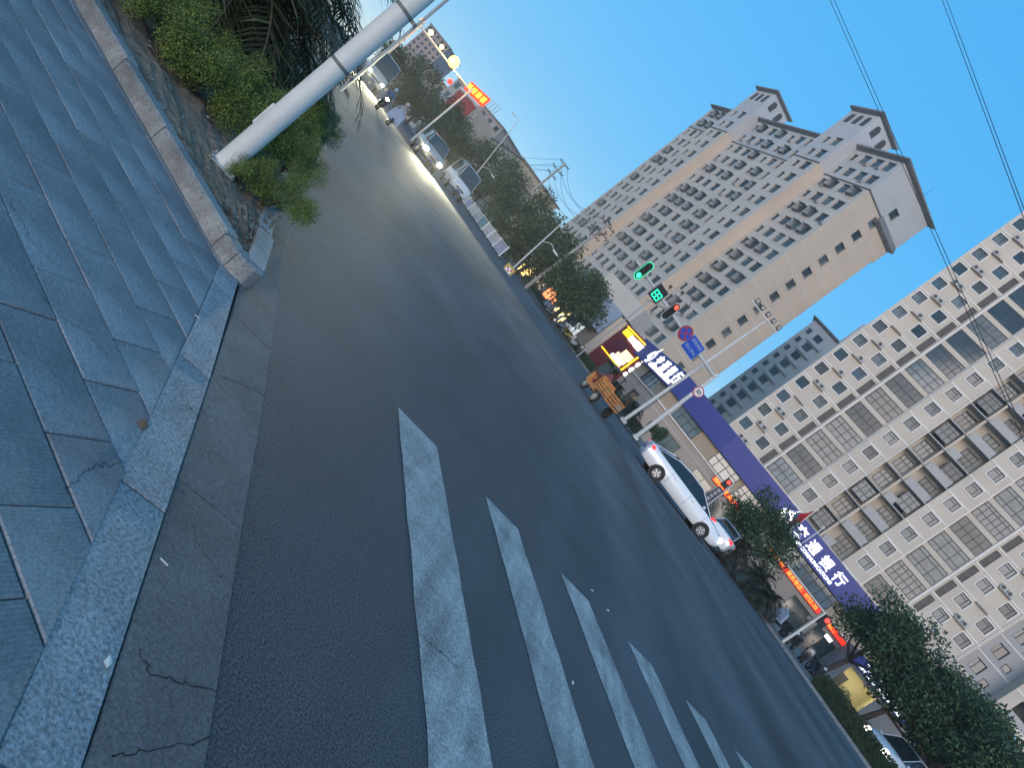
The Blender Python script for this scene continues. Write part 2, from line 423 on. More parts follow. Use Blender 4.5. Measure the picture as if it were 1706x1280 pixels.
for px, py, sz, lab, m in ((172, 1110, .014, 'folded pale paper scrap on the kerb stone beside the gutter', SCRAP), (984, 986, .02, 'small white scrap on the asphalt beside the third crosswalk bar', SCRAP), (1010, 1019, .022, 'small white scrap lying on open asphalt past the crosswalk', SCRAP), (951, 1141, .016, 'tiny white scrap between two crosswalk bars', SCRAP), (232, 712, .026, 'curled brown dry leaf beside the kerb stone', LEAFB)):
    g = gnd(px, py); b = MB()
    a = random.uniform(0, 3)
    e, n2 = Vector((math.cos(a), math.sin(a), 0)) * sz, Vector((-math.sin(a), math.cos(a), 0)) * sz * .7
    z = Vector((0, 0, .012)); lift = Vector((0, 0, sz * .5))
    b.add([-e + z, -n2 + z + lift * .3, e + z + lift, n2 + z], [(0, 1, 2), (0, 2, 3)])
    b.add([-e + z * 1.2, -n2 + z * 1.2 + lift * .3, e + z * 1.2 + lift, n2 + z * 1.2], [(2, 1, 0), (3, 2, 0)])
    o = b.build('paper_scrap' if m is SCRAP else 'dry_leaf', m); o.location = (g.x, g.y, 0); tag(o, lab, 'litter' if m is SCRAP else 'leaf')
for px, py, lab in ((265, 943, 'thin white stick lying on the brown gutter slab'), (324, 532, 'cigarette end lying by the kerb stone joint'), (482, 394, 'cigarette end on the asphalt before the planter shrub')):
    g = gnd(px, py); o = MB().tube([(-.014, 0, .016), (.014, .006, .016)], .0022, 6).build('cigarette_end' if 'end' in lab else 'white_stick', SCRAP)
    o.location = (g.x, g.y, 0); o.rotation_euler = (0, 0, random.uniform(-.5, .5)); tag(o, lab, 'litter')

# ------------------------------------------------------------------ planter kerb and soil
pk = thing('planter_kerb', 'raised worn granite kerb round the wedge shaped planter', 'kerb')
PH = .125
def stone(a, b, th, z1, parent=pk, skew=0.0, z0=-.03):
    a, b = Vector(a[:2]), Vector(b[:2]); d = (b - a).normalized(); n = Vector((-d.y, d.x)) * th
    poly = [a + d * .004, b - d * .004, b - d * .004 + n, a + d * .004 + n]
    o = slab('kerb_stone', poly, z0, z1, GRANITE, parent, skew, .012); return o
dv = (PL1 - PL0).normalized()
cuts = [0, .28, 1.10, 1.92, 2.55, 3.42, 3.57]
for c0, c1 in zip(cuts, cuts[1:]): stone(PL0 + dv * c0, PL0 + dv * c1, .10, PH + random.uniform(-.006, .004), skew=.01)
tip = [Vector((-1.42, 3.602)), Vector((-1.35, 3.615)), Vector((-1.295, 3.66)), Vector((-1.268, 3.715)), Vector((-1.285, 3.775)), Vector((-1.35, 3.83)), Vector((-1.45, 3.72))]
slab('kerb_stone', tip, -.03, PH - .004, GRANITE, pk, .02, .014)
stone((-1.285, 3.75), (-1.60, 4.33), .12, PH, skew=.03)
stone((-1.63, 4.37), (-2.02, 5.08), .12, PH - .03, skew=.06)
stone((-2.04, 5.12), (-2.48, 5.98), .12, PH - .01, skew=.03)
stone((-2.5, 6.02), (-3.3, 7.7), .12, PH - .01, skew=.02)
stone((-3.32, 7.74), (-4.3, 9.8), .12, PH - .01, skew=.02)
b = MB(); ids = {}
NX, NY = 34, 60
def soilpt(i, j):
    t, s_ = j / NY, i / NX
    l = Vector((-1.50, 3.74)) * (1 - t) + Vector((-9.0, 12.0)) * t; l = Vector((-1.52, 3.76)) + (Vector((-5.2, 5.1)) - Vector((-1.52, 3.76))) * min(1, t * 3) + (Vector((-14, 16)) - Vector((-5.2, 5.1))) * max(0, t - 1 / 3) * 1.5
    r = Vector((-1.44, 3.86)) + (Vector((-6.4, 14.5)) - Vector((-1.44, 3.86))) * t
    p = l + (r - l) * s_
    return (p.x, p.y, .085 + .02 * math.sin(p.x * 9 + p.y * 5) * math.sin(p.y * 7) + random.uniform(-.012, .012))
pts = [soilpt(i, j) for j in range(NY + 1) for i in range(NX + 1)]
b.add(pts, [(j * (NX + 1) + i, j * (NX + 1) + i + 1, (j + 1) * (NX + 1) + i + 1, (j + 1) * (NX + 1) + i) for j in range(NY) for i in range(NX)])
soil = b.build('planter_soil', SOIL); soil['kind'] = 'structure'
b = MB()
for k in range(2600):                         # dead leaves, pebbles and mulch on the soil
    s_, t = random.random(), random.random() ** 1.6 * .55
    p = Vector(soilpt(int(s_ * NX), int(t * NY))); p.z = .105; a = random.uniform(0, 6.28); z = random.uniform(.006, .018)
    e, n2 = Vector((math.cos(a), math.sin(a), random.uniform(-.4, .4))) * z, Vector((-math.sin(a), math.cos(a), random.uniform(-.4, .4))) * z * .6
    p += Vector((random.uniform(-.05, .05), random.uniform(-.05, .05), 0))
    b.quad(p - e, p - n2, p + e, p + n2, random.choice((0, 0, 0, 1, 2)))
o = b.build('leaf_litter', [mat('mulch', (.13, .085, .05), .95, .3, 20), LEAFB, mat('pale grit', (.25, .23, .2), .9, .2, 20)]); tag(o, 'dry leaves and grit scattered on the planter soil', 'leaf litter', kind='stuff')

# ------------------------------------------------------------------ foliage
def leafmat(name, col, tr=.25):
    m = mat(name, col, .6, .35, 2.2, spec=.25)
    return m
LG = [leafmat('leaf mid green', (.115, .165, .035)), leafmat('leaf bright green', (.19, .25, .055)), leafmat('leaf dark green', (.045, .08, .02)), leafmat('leaf olive', (.14, .15, .045))]
LD = [leafmat('broad leaf green', (.035, .075, .035)), leafmat('broad leaf pale', (.06, .115, .05)), leafmat('broad leaf dark', (.018, .04, .02)), leafmat('broad leaf olive', (.05, .07, .032))]
LF = [leafmat('far leaf green', (.05, .085, .04)), leafmat('far leaf pale', (.075, .11, .05)), leafmat('far leaf dark', (.03, .052, .026))]
def leaves(b, n, pick, size, mats=4, flat=.5, long=1.7):
    for _ in range(n):
        p, out = pick(); z = size * random.uniform(.6, 1.3)
        a = Vector((random.gauss(0, 1), random.gauss(0, 1), random.gauss(0, flat))).normalized()
        if out is not None: a = (a + out * .7).normalized()
        c = a.cross(Vector((random.gauss(0, 1), random.gauss(0, 1), random.gauss(0, 1)))).normalized()
        q = p + a * z * long; mid = (p + q) / 2; nn = a.cross(c) * z * .18
        b.add([p, mid + c * z * .45 + nn, q, mid - c * z * .45 + nn], [(0, 1, 2), (0, 2, 3)], random.choices(range(mats), (4, 3, 3, 1)[:mats])[0])
def clump_pick(cl):
    wts = [c[1] ** 2 for c in cl]
    def f():
        c, r, sc = random.choices(cl, wts)[0]
        d = Vector((random.gauss(0, 1), random.gauss(0, 1), random.gauss(0, 1))).normalized()
        t = random.random() ** .45
        return c + Vector((d.x * sc[0], d.y * sc[1], d.z * sc[2])) * r * t, d
    return f
def crown_clumps(c, rx, ry, rz, n, r, lowcut=-.75):
    out = []
    while len(out) < n:
        d = Vector((random.gauss(0, 1), random.gauss(0, 1), random.gauss(0, 1))).normalized()
        if d.z < lowcut: continue
        t = random.uniform(.45, 1.0)
        out.append((Vector(c) + Vector((d.x * rx, d.y * ry, d.z * rz)) * t, r * random.uniform(.7, 1.3), (1, 1, .8)))
    return out
def shrub_mesh(name, w_, h, n, size, mats):
    b = MB(); cl = []
    for k in range(26):
        a, q = random.uniform(0, 6.28), random.random() ** .5
        cl.append((Vector((math.cos(a) * q * w_, math.sin(a) * q * w_, h * random.uniform(.25, 1) * (1 - .35 * q * q))), w_ * random.uniform(.22, .4), (1, 1, .8)))
    leaves(b, n, clump_pick(cl), size, 4, .8, 2.0)
    me = b.build(name, mats); return me
# two shrub patterns shared by the planter shrubs
SHR = [shrub_mesh('foliage', .42, .55, 14000, .010, LG), shrub_mesh('foliage', .42, .6, 14000, .010, LG)]
stems = MB()
for k in range(9):
    a = k * .7; stems.tube([(0, 0, -.05), (.08 * math.cos(a), .08 * math.sin(a), .15), (.25 * math.cos(a), .25 * math.sin(a), .42)], [.012, .009, .004], 5)
STEM = stems.build('stems', BARK)
proto = [SHR[0], SHR[1], STEM]
def shrub(loc, sx, sz, lab, k=0, group='juniper shrubs in the planter'):
    t = thing('juniper_shrub', lab, 'shrub', loc, random.uniform(0, 6), group); t.scale = (sx, sx, sz)
    inst(SHR[k % 2], t); inst(STEM, t); return t
lab_row = 'green feathery juniper shrub in the dense row behind the planter soil'
for i, (px, py, s_, z_) in enumerate(((222, 30, .8, .85), (262, 92, .85, .9), (305, 148, .85, .95), (352, 192, .8, .95), (404, 222, .8, .95), (452, 236, .8, .9), (300, 20, 1.2, 1.15), (350, 80, 1.2, 1.15), (410, 130, 1.1, 1.15), (465, 180, 1.0, 1.1), (505, 222, .8, .9))):
    shrub(gnd(px, py, .06), s_, z_, lab_row, i)
shrub(gnd(432, 345, .06) + Vector((-.02, .06, 0)), .62, .62, 'bright green juniper shrub overhanging the end of the planter kerb', 1)
shrub(gnd(385, 300, .06) + Vector((0, .05, 0)), .42, .55, 'small juniper shrub growing against the foot of the white pole', 0)
shrub(gnd(470, 290, .06), .6, .75, 'juniper shrub between the white pole and the road gutter', 0)
for o in proto: bpy.data.objects.remove(o)
# palms behind the shrubs
PALM = [mat('palm leaf', (.034, .036, .016), .75, .4, 3, spec=.15), mat('palm leaf pale', (.10, .095, .045), .7, .3, 3, spec=.15), mat('palm stalk', (.07, .06, .035), .7, .2, 4)]
def frond(b, root, dirv, L_, droop, nl=26, ll=.5):
    side = dirv.cross(Vector((0, 0, 1))).normalized(); P = []
    for i in range(13):
        t = i / 12; P.append(root + dirv * L_ * t + Vector((0, 0, -droop * t * t)))
    b.tube(P, [.014 * (1 - .8 * i / 12) + .002 for i in range(13)], 4, 2)
    for i in range(nl):
        t = .15 + .85 * i / nl; j = t * 12; k = min(11, int(j)); p = P[k] + (P[k + 1] - P[k]) * (j - k); ax = (P[k + 1] - P[k]).normalized()
        for s_ in (-1, 1):
            l = ll * (1 - .55 * abs(t - .45)) * random.uniform(.85, 1.1)
            d = (side * s_ * .9 + ax * .7 + Vector((0, 0, random.uniform(-.15, .25)))).normalized()
            m1 = p + d * l * .55; e = p + d * l + Vector((0, 0, -.16 * l)); wv_ = ax * .014
            m_ = 1 if random.random() < .16 else 0
            b.add([p - wv_, p + wv_, m1 + wv_ * 1.1, e, m1 - wv_ * 1.1], [(0, 1, 2, 4), (4, 2, 3)], m_)
def palm(loc, h, nf, L_, lab, lean=(0, 0), rad=.13, lo=-.35):
    t = thing('palm', lab, 'palm', loc, 0, 'palms in the planter')
    tr = MB(); n = 14
    tr.tube([(lean[0] * i / n, lean[1] * i / n, h * i / n) for i in range(n + 1)], [rad * (1.15 if i % 2 else .95) for i in range(n + 1)], 9)
    tr.build('trunk', BARK, t)
    b = MB(); c = Vector((lean[0], lean[1], h))
    for k in range(nf):
        a = k * 2.399; el = lo + (1.25 - lo) * ((k + .5) / nf)
        d = Vector((math.cos(a) * math.cos(el), math.sin(a) * math.cos(el), math.sin(el)))
        frond(b, c, d, L_ * random.uniform(.85, 1.1), L_ * (.45 + .2 * math.cos(el)), ll=.28 * L_)
    b.build('crown', PALM, t); return t
palm((-4.75, 6.8, .05), .85, 58, 1.8, 'dark feathery palm right behind the white pole')
palm((-5.9, 8.2, .05), 1.3, 56, 2.3, 'taller dark palm behind the shrub row', lo=-.6)
palm((-6.5, 6.3, .05), .7, 36, 1.7, 'low dark palm beyond the end of the shrub row', lo=-.2)
palm((-7.6, 11.5, .05), 1.2, 34, 2.0, 'farthest dark palm in the planter', lo=-.4)

# ------------------------------------------------------------------ tall white pole in the planter
pb = gnd(362, 263, .09)
d0 = pb.y
base = at(376, 268, d0); p1 = at(418, 235.5, d0); p2 = at(716, -20, d0)
wp = thing('street_pole', 'tall white steel pole standing in the planter with straps and an access hatch', 'pole', (pb.x, pb.y, .08))
loc0 = Vector((pb.x, pb.y, .08))
ax = (p2 - p1).normalized(); b0 = p1 - ax * ((p1.z - .08) / ax.z)
sh = MB(); sh.tube([b0 - loc0, b0 + ax * 1.0 - loc0, b0 + ax * 9.0 - loc0], [.074, .072, .062], 28)
sh.build('shaft', WHITEPOLE, wp, smooth='auto')
fl = MB(); fl.box(b0 - loc0 + Vector((0, 0, .012)), (.20, .20, .016), rz=.5)
for k in range(4):
    a = .5 + math.pi / 4 + k * math.pi / 2; fl.tube([b0 - loc0 + Vector((math.cos(a) * .115, math.sin(a) * .115, .01)), b0 - loc0 + Vector((math.cos(a) * .115, math.sin(a) * .115, .035))], .012, 6)
fl.build('base_plate', mat('dirty white paint', (.34, .34, .32), .7, .5, 14, .3, 60), wp, bevel=.003)
M0 = Matrix.Translation(b0 - loc0)
hd = MB()
hp = b0 - loc0 + ax * .44 + Vector((-.067, -.016, 0))
hd.box(hp, (.022, .06, .19)); hd.build('hatch', WHITEPOLE, wp, bevel=.012)
for px, py in ((580, 125), (675, 20)):
    q = at(px, py, d0); k = (q - b0).dot(ax); c = b0 + ax * k - loc0
    st = MB(); st.tube([c - ax * .012, c + ax * .012], .0735, 24); st.box(c + Vector((.088, .025, 0)), (.04, .025, .025)); st.build('strap', mat('strap steel', (.14, .14, .14), .5, .2, 8), wp, smooth='auto')
bn = MB(); q0, q1 = at(588, 158, d0), at(688, 55, d0)
z0, z1 = (q0 - b0).dot(ax), (q1 - b0).dot(ax)
c0, c1 = b0 + ax * (z0 - .06) - loc0 + Vector((.098, .047, 0)), b0 + ax * (z1 + .35) - loc0 + Vector((.098, .047, 0))
rv = Vector((-.40, .916, 0)) * .15
bn.beam(c0 + rv, c1 + rv, .014, .28, up=(-.40, .916, 0))
bn.build('edge_on_panel', mat('panel edge', (.42, .43, .42), .6, .1, 4), wp, bevel=.004)
# ------------------------------------------------------------------ far pavement and kerb
FPAVE = mat('far paving', (.17, .16, .155), .85, .2, .6, .2, 20)
KX = 29.6
fp = [rd(KX + .16, -40), rd(KX + 90, -40), rd(KX + 90, 300), rd(KX + .16, 300)]
sheet('far_pavement', fp, .12, FPAVE)
fk = thing('far_kerb', 'straight stone kerb along the far edge of the road', 'kerb')
kst = MB(); kst.b2(0, .16, -.99, .99, -.05, .125); ko = kst.build('kerb_stone', KERB, fk)
for i in range(62):
    y = 4 + i * 2.0; p = rd(KX, y)
    o = ko if i == 0 else inst(ko, fk)
    o.location = p; o.rotation_euler = (0, 0, ROADROT)
nb = sheet('near_verge', [rd(-40, 12), rd(-.5, 12), rd(-.9, 60), rd(-1.2, 420), rd(-80, 420)], .02, mat('verge', (.11, .105, .09), .95, .3, .3))

# ------------------------------------------------------------------ shared building materials
CREAM = mat('cream render', (.56, .495, .415), .85, .10, .25, .05, 15, fine=.05, fscale=6)
GREYR = mat('grey render', (.36, .37, .385), .85, .08, .3)
BEIGE = mat('beige render', (.58, .485, .39), .85, .10, .15, fine=.05, fscale=4)
PALE = mat('pale grey render', (.53, .49, .44), .85, .10, .2, fine=.05, fscale=4)
WTRIM = mat('white trim', (.74, .72, .69), .7, .10, 1.5)
FRAME = mat('window frame', (.035, .042, .05), .5, .1, 4)
GLASS = mat('window glass', (.055, .085, .105), .08, .4, .8, spec=.5, rnd=.6)
GLASS2 = mat('curtained glass', (.10, .125, .135), .2, .45, 1.3, spec=.35, rnd=.6)
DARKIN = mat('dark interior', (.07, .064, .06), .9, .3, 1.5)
ROOFG = mat('grey roof tile', (.20, .19, .185), .8, .2, 1)
ACW = mat('air conditioner white', (.42, .42, .41), .6, .1, 6)
ACF = mat('air conditioner fan', (.05, .05, .055), .6, .1, 6)
RAILM = mat('balcony rail', (.40, .39, .38), .7, .1, 3)
STAIN = mat('rust stain', (.23, .19, .15), .9, .5, 1.2)

def win_mesh(w_, h, style=0, surround=True, dep=.14, mats=None):
    """window: white surround and reveal; origin at the lower left of the opening, y goes inwards"""
    b = MB()
    if surround:
        t, p = .13, .045
        b.b2(-t, w_ + t, -p, .0, h, h + t); b.b2(-t, w_ + t, -p - .02, .0, -t, 0); b.b2(-t, 0, -p, .0, 0, h); b.b2(w_, w_ + t, -p, .0, 0, h)
    b.quad((0, 0, 0), (w_, 0, 0), (w_, dep, 0), (0, dep, 0)); b.quad((0, dep, h), (w_, dep, h), (w_, 0, h), (0, 0, h))
    b.quad((0, dep, 0), (0, dep, h), (0, 0, h), (0, 0, 0)); b.quad((w_, 0, 0), (w_, 0, h), (w_, dep, h), (w_, dep, 0))
    return b
def frame_mesh(w_, h, dep, vs, hs, f=.10, part=None):
    b = MB(); y0, y1 = dep - .05, dep + .02
    b.b2(0, w_, y0, y1, 0, f); b.b2(0, w_, y0, y1, h - f, h); b.b2(0, f, y0, y1, f, h - f); b.b2(w_ - f, w_, y0, y1, f, h - f)
    for x in vs: b.b2(x - f / 2, x + f / 2, y0 + .004, y1 - .004, f, h - f)
    for z, xa, xb in hs: b.b2(xa, xb, y0 + .008, y1 - .008, z - f / 2, z + f / 2)
    return b
class Proto:
    """a hidden kit of parts copied many times; the originals are removed at the end"""
    all = []
    def __init__(s, *objs): s.o = objs; Proto.all += objs
    def put(s, parent, loc, rz=0.0, sc=None):
        top = inst(s.o[0], parent, loc, rz, sc)
        for k in s.o[1:]: inst(k, top)
        return top
def mk_window(w_, h, vs, hs, surround=True, dep=.14, glass=None, wall=None, name='window'):
    a = win_mesh(w_, h, 0, surround, dep).build(name, WTRIM if surround else (wall or CREAM))
    f = frame_mesh(w_, h, dep, vs, hs).build('frame', FRAME)
    g = MB(); g.quad((0, dep, 0), (w_, dep, 0), (w_, dep, h), (0, dep, h)); g = g.build('pane', glass or GLASS)
    return Proto(a, f, g)
def ac_mesh():
    b = MB(); b.b2(-.4, .4, -.32, 0, 0, .56); o1 = b.build('air_conditioner', ACW, bevel=.02)
    g = MB(); g.tube([(-.1, -.335, .28), (-.1, -.318, .28)], [.21, .23], 16); g.tube([(-.1, -.342, .28), (-.1, -.33, .28)], .05, 8); o2 = g.build('fan_grille', ACF)
    return Proto(o1, o2)
AC = ac_mesh()

# ------------------------------------------------------------------ cream apartment block
AX, AY = 21.95, 97.33
AROT = math.atan2(-.3754, .9269)
ap = thing('apartment_block', 'wide cream apartment block with white framed windows, glazed balconies and deep open recesses', 'building', (AX, AY, 0), AROT)
Z0, FL, K0, K1 = .95, 3.0, 2, 20
TOP = Z0 + FL * K1 + 1.2
holes_l, holes_c, holes_r = [], [], []
W1 = mk_window(1.44, 1.40, (1.0,), ((1.02, .05, 1.0),))
W1b = mk_window(1.44, 1.40, (1.0,), ((1.02, .05, 1.0),), glass=GLASS2)
GB = []
def glazing(w_, h, nv, nh, g):
    b = frame_mesh(w_, h, .06, [w_ * i / nv for i in range(1, nv)], [(h * t, 0, w_) for t in nh], .09)
    f = b.build('balcony_glazing', FRAME)
    q = MB(); q.quad((0, .06, 0), (w_, .06, 0), (w_, .06, h), (0, .06, h)); q = q.build('pane', g)
    return Proto(f, q)
GB = [glazing(4.1, 2.35, 4, (.33, .72), GLASS), glazing(4.1, 2.35, 5, (.5,), GLASS2), glazing(4.1, 2.35, 3, (.28, .78), GLASS2), glazing(4.1, 2.35, 6, (.4, .8), GLASS)]
LVm = MB()
for i in range(9): LVm.box((.42, .06, .14 + i * .26), (.84, .10, .02))
LVm.b2(0, .84, .16, .18, 0, 2.4); LV = Proto(LVm.build('louvre', mat('louvre grey', (.16, .155, .15), .8, .3, 2)))
lw = MB()                                  # shell walls
PF = -1.0                                  # the middle wing stands one metre proud
def row(k): return Z0 + FL * k
for k in range(K0, K1):
    z = row(k)
    for x in (.45, 3.8, 31.4, 34.72): (holes_l if x < 18 else holes_r).append((x, x + 1.44, z + 1.2, z + 2.6))
    for x in (5.95, 29.72): (holes_l if x < 18 else holes_r).append((x, x + .84, z + .18, z + 2.6))
    for x in (12.45, 22.4): holes_c.append((x, x + 1.44, z + 1.42, z + 2.82))
    for x in (7.35, 24.95): (holes_c).append((x, x + 4.1, z + .25, z + 2.62))
lw.wall(0, 7.1, 0, TOP, 0, holes_l); lw.wall(29.3, 36.9, 0, TOP, 0, holes_r)
lw.wall(7.1, 11.75, 0, TOP, -.35, [h for h in holes_c if h[0] < 9]); lw.wall(24.7, 29.3, 0, TOP, -.35, [h for h in holes_c if h[0] > 24])
lw.wall(11.75, 15.1, 0, TOP, PF, [h for h in holes_c if 12 < h[0] < 14]); lw.wall(21.5, 24.7, 0, TOP, PF, [h for h in holes_c if 22 < h[0] < 24])
for x, y0, y1 in ((7.1, 0, -.35), (29.3, -.35, 0), (11.75, -.35, PF), (24.7, PF, -.35), (0, 12, 0), (36.9, 0, 12)):
    lw.quad((x, y0, 0), (x, y1, 0), (x, y1, TOP), (x, y0, TOP))
lw.quad((0, 12, TOP), (36.9, 12, TOP), (36.9, -.3, TOP), (0, -.3, TOP))
lw.quad((36.9, 12, 0), (0, 12, 0), (0, 12, TOP), (36.9, 12, TOP))
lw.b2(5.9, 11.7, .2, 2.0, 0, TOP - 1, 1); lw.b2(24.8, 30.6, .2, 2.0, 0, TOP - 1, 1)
lw.build('wall', [CREAM, DARKIN], ap)
# the open recess in the middle: back wall, side walls, slabs, parapets
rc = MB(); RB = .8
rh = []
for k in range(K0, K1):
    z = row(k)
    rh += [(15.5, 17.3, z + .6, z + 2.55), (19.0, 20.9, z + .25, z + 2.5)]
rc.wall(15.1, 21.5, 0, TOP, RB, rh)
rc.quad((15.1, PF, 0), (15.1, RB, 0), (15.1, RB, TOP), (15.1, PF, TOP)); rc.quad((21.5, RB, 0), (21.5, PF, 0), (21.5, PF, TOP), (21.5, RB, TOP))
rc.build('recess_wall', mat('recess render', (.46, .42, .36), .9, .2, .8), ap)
RW = mk_window(1.8, 1.95, (.6, 1.2), ((1.2, 0, 1.8),), False, .1)
RD_ = mk_window(1.9, 2.25, (.65, 1.3), ((1.3, 0, 1.9), (.6, 0, 1.9)), False, .1, glass=GLASS2)
for k in range(K0, K1):
    z = row(k)
    b = MB(); b.b2(15.1, 21.5, PF + .05, RB, z - .14, z); b.build('floor_slab', RAILM, ap)
    b = MB(); b.b2(17.55, 17.85, PF + .3, RB, z, z + 2.86); b.build('party_wall', CREAM, ap)
    b = MB(); b.b2(18.0, 21.3, PF + .1, PF + .2, z, z + .95) if k % 3 else b.b2(18.0, 19.4, PF + .1, PF + .2, z, z + .95); b.build('parapet', RAILM, ap)
    if k % 3 != 1:                          # some residents glazed their half of the recess
        GG = glazing(2.1, 2.2, 3, (.4, .8), GLASS2) if k == K0 else GG
        GG.put(ap, (15.3 if k % 2 else 19.2, PF + .35, z + .5), sc=(1, 1, .95))
    RW.put(ap, (15.5, RB, z + .6)); RD_.put(ap, (19.0, RB, z + .25))
# windows, glazed balconies, louvres, ledges, units
ldg = MB(); ldg.prism([(0, 0), (1.9, 0), (1.75, -.38), (.95, -.48), (.15, -.38)], -.12, 0); LEDGE = Proto(ldg.build('unit_ledge', mat('ledge concrete', (.33, .30, .27), .9, .3, 1.5)))
crs = MB(); crs.b2(0, 7.1, -.07, -.002, -.07, .07); crs2 = MB(); crs2.b2(0, 3.35, -.07, -.002, -.07, .07)
CR1, CR2 = Proto(crs.build('string_course', WTRIM)), Proto(crs2.build('string_course', WTRIM))
for k in range(K0, K1):
    z = row(k)
    for x in (.45, 3.8, 31.4, 34.72): (W1 if random.random() < .6 else W1b).put(ap, (x, 0, z + 1.2))
    for x in (12.45, 22.4): (W1 if random.random() < .6 else W1b).put(ap, (x, PF, z + 1.42))
    for x in (7.38, 24.98): random.choice(GB).put(ap, (x, -.35, z + .26))
    for x in (5.95, 29.72): LV.put(ap, (x, 0, z + .18))
    CR1.put(ap, (0, 0, z)); CR1.put(ap, (29.55, 0, z), sc=(7.35 / 7.1, 1, 1)); CR2.put(ap, (11.75, PF, z)); CR2.put(ap, (21.5, PF, z), sc=(.955, 1, 1))
    for x in (1.88, 32.85): LEDGE.put(ap, (x, 0, z + .02))
    for x in (2.35, 3.2, 33.3, 34.2):
        if random.random() < .72: AC.put(ap, (x, -.06, z + .03))
for x in (7.05, 11.55, 24.65, 29.15):
    b = MB(); b.b2(x, x + .22, -.52, -.352, 0, TOP + .02); b.build('pilaster', WTRIM, ap)
b = MB(); b.b2(-.05, 37.0, -1.25, .3, TOP, TOP + .5); b.build('parapet_cap', WTRIM, ap)
dp = MB()
for x in (.12, 36.6, 14.9): dp.tube([(x, -.12 if x != 14.9 else PF - .1, 2), (x, -.12 if x != 14.9 else PF - .1, TOP)], .055, 6)
for i, x in enumerate((.12, 36.6, 14.9)):
    b = MB(); b.tube([(x, (-.1 if x != 14.9 else PF - .1), 2), (x, (-.1 if x != 14.9 else PF - .1), TOP)], .05, 6); b.build('downpipe', WTRIM, ap)
# recessed grey link and the next cream block beyond it
gl = thing('grey_apartment_wing', 'grey recessed apartment wing joined to the right of the cream block', 'building', (AX, AY, 0), AROT)
gh = []
for k in range(K0, 14):
    z = row(k); gh += [(38.1, 39.5, z + .9, z + 2.45), (40.1, 41.0, z + .5, z + 1.35)]
b = MB(); b.wall(36.9, 41.9, 0, 45, 2.2, gh); b.quad((36.9, 2.2, 45), (41.9, 2.2, 45), (41.9, 12, 45), (36.9, 12, 45)); b.build('wall', GREYR, gl)
GW1 = mk_window(1.4, 1.55, (.5,), (), False, .35, wall=GREYR); GW2 = mk_window(.9, .85, (), (), False, .1, wall=GREYR)
for k in range(K0, 14):
    z = row(k); GW1.put(gl, (38.1, 2.2, z + .9)); GW2.put(gl, (40.1, 2.2, z + .5)); CR2.put(gl, (37.0, 2.2, z + .1), sc=(1.45, 1, 1))
nb2 = thing('second_cream_block', 'second cream apartment block with open balconies past the grey wing', 'building', (AX, AY, 0), AROT)
nh_ = []
for k in range(K0, 12): nh_ += [(43.2, 45.8, row(k) + .3, row(k) + 2.6), (47.4, 48.85, row(k) + 1.2, row(k) + 2.6)]
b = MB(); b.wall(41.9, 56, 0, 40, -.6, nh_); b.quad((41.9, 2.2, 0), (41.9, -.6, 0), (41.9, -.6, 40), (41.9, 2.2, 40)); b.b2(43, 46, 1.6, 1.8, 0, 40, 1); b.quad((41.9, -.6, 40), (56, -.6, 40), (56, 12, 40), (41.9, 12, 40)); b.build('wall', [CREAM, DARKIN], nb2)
for k in range(K0, 12):
    b = MB(); b.b2(43.2, 45.8, -.55, -.45, row(k) + .3, row(k) + 1.1); b.build('parapet', RAILM, nb2)
    W1.put(nb2, (47.4, -.6, row(k) + 1.2)); CR2.put(nb2, (41.9, -.6, row(k)), sc=(4.1, 1, 1))

# ------------------------------------------------------------------ beige and grey tower with flared eaves
TX, TY = 9.3, 111.5
TROT = math.atan2(.51, .86)
tw = thing('apartment_tower', 'tall beige and pale grey apartment tower with flared dark eaves and arched roof lanterns', 'building', (TX, TY, 0), TROT)
# local x goes along the blank side wall, local y back along the window front (which faces -x)
RF = Matrix.Rotation(-math.pi / 2, 4, 'Z')  # wall coordinates (along, inward) -> tower coordinates
def front(a0, a1, z0, z1, b, holes, mb, m):
    """front wall from a0 to a1 (distance back from the corner) at x=b"""
    hs = [(-h[1], -h[0], h[2], h[3]) for h in holes]
    mb.wall(-a1, -a0, z0, z1, b, hs, m, RF.to_3x3().to_4x4())
def tower_win(w_, h, name='window', g=GLASS, dep=.3):
    b = MB()
    b.quad((0, 0, 0), (w_, 0, 0), (w_, dep, 0), (0, dep, 0)); b.quad((0, dep, h), (w_, dep, h), (w_, 0, h), (0, 0, h))
    b.quad((0, dep, 0), (0, dep, h), (0, 0, h), (0, 0, 0)); b.quad((w_, 0, 0), (w_, 0, h), (w_, dep, h), (w_, dep, 0))
    b.quad((0, dep, 0), (w_, dep, 0), (w_, dep, h), (0, dep, h), 1)
    f = .09
    b.b2(0, w_, dep - .06, dep - .01, 0, f, 2); b.b2(0, w_, dep - .06, dep - .01, h - f, h, 2); b.b2(w_ * .5 - f / 2, w_ * .5 + f / 2, dep - .06, dep - .012, f, h - f, 2)
    b.b2(-.06, w_ + .06, -.06, -.002, -.08, 0, 0)
    return Proto(b.build(name, [PALE, g, FRAME]))
TWA, TWB, TWS = tower_win(1.9, 1.75), tower_win(1.15, 1.4), tower_win(1.6, 1.45, g=GLASS2)
TWC = tower_win(1.9, 1.75, g=GLASS2)
cagem = MB()
for i in range(7): cagem.b2(i * .28, i * .28 + .03, -.55, -.52, 0, 1.5)
for z in (0, .72, 1.44): cagem.b2(0, 1.72, -.56, -.5, z, z + .05)
cagem.b2(0, 1.72, -.5, -.002, -.05, 0); cagem.b2(0, 1.72, -.62, -.002, 1.5, 1.55)
CAGE = Proto(cagem.build('window_cage', mat('cage grey', (.15, .155, .16), .7, .3, 2)))
CORN, FT = 48.2, 54.3
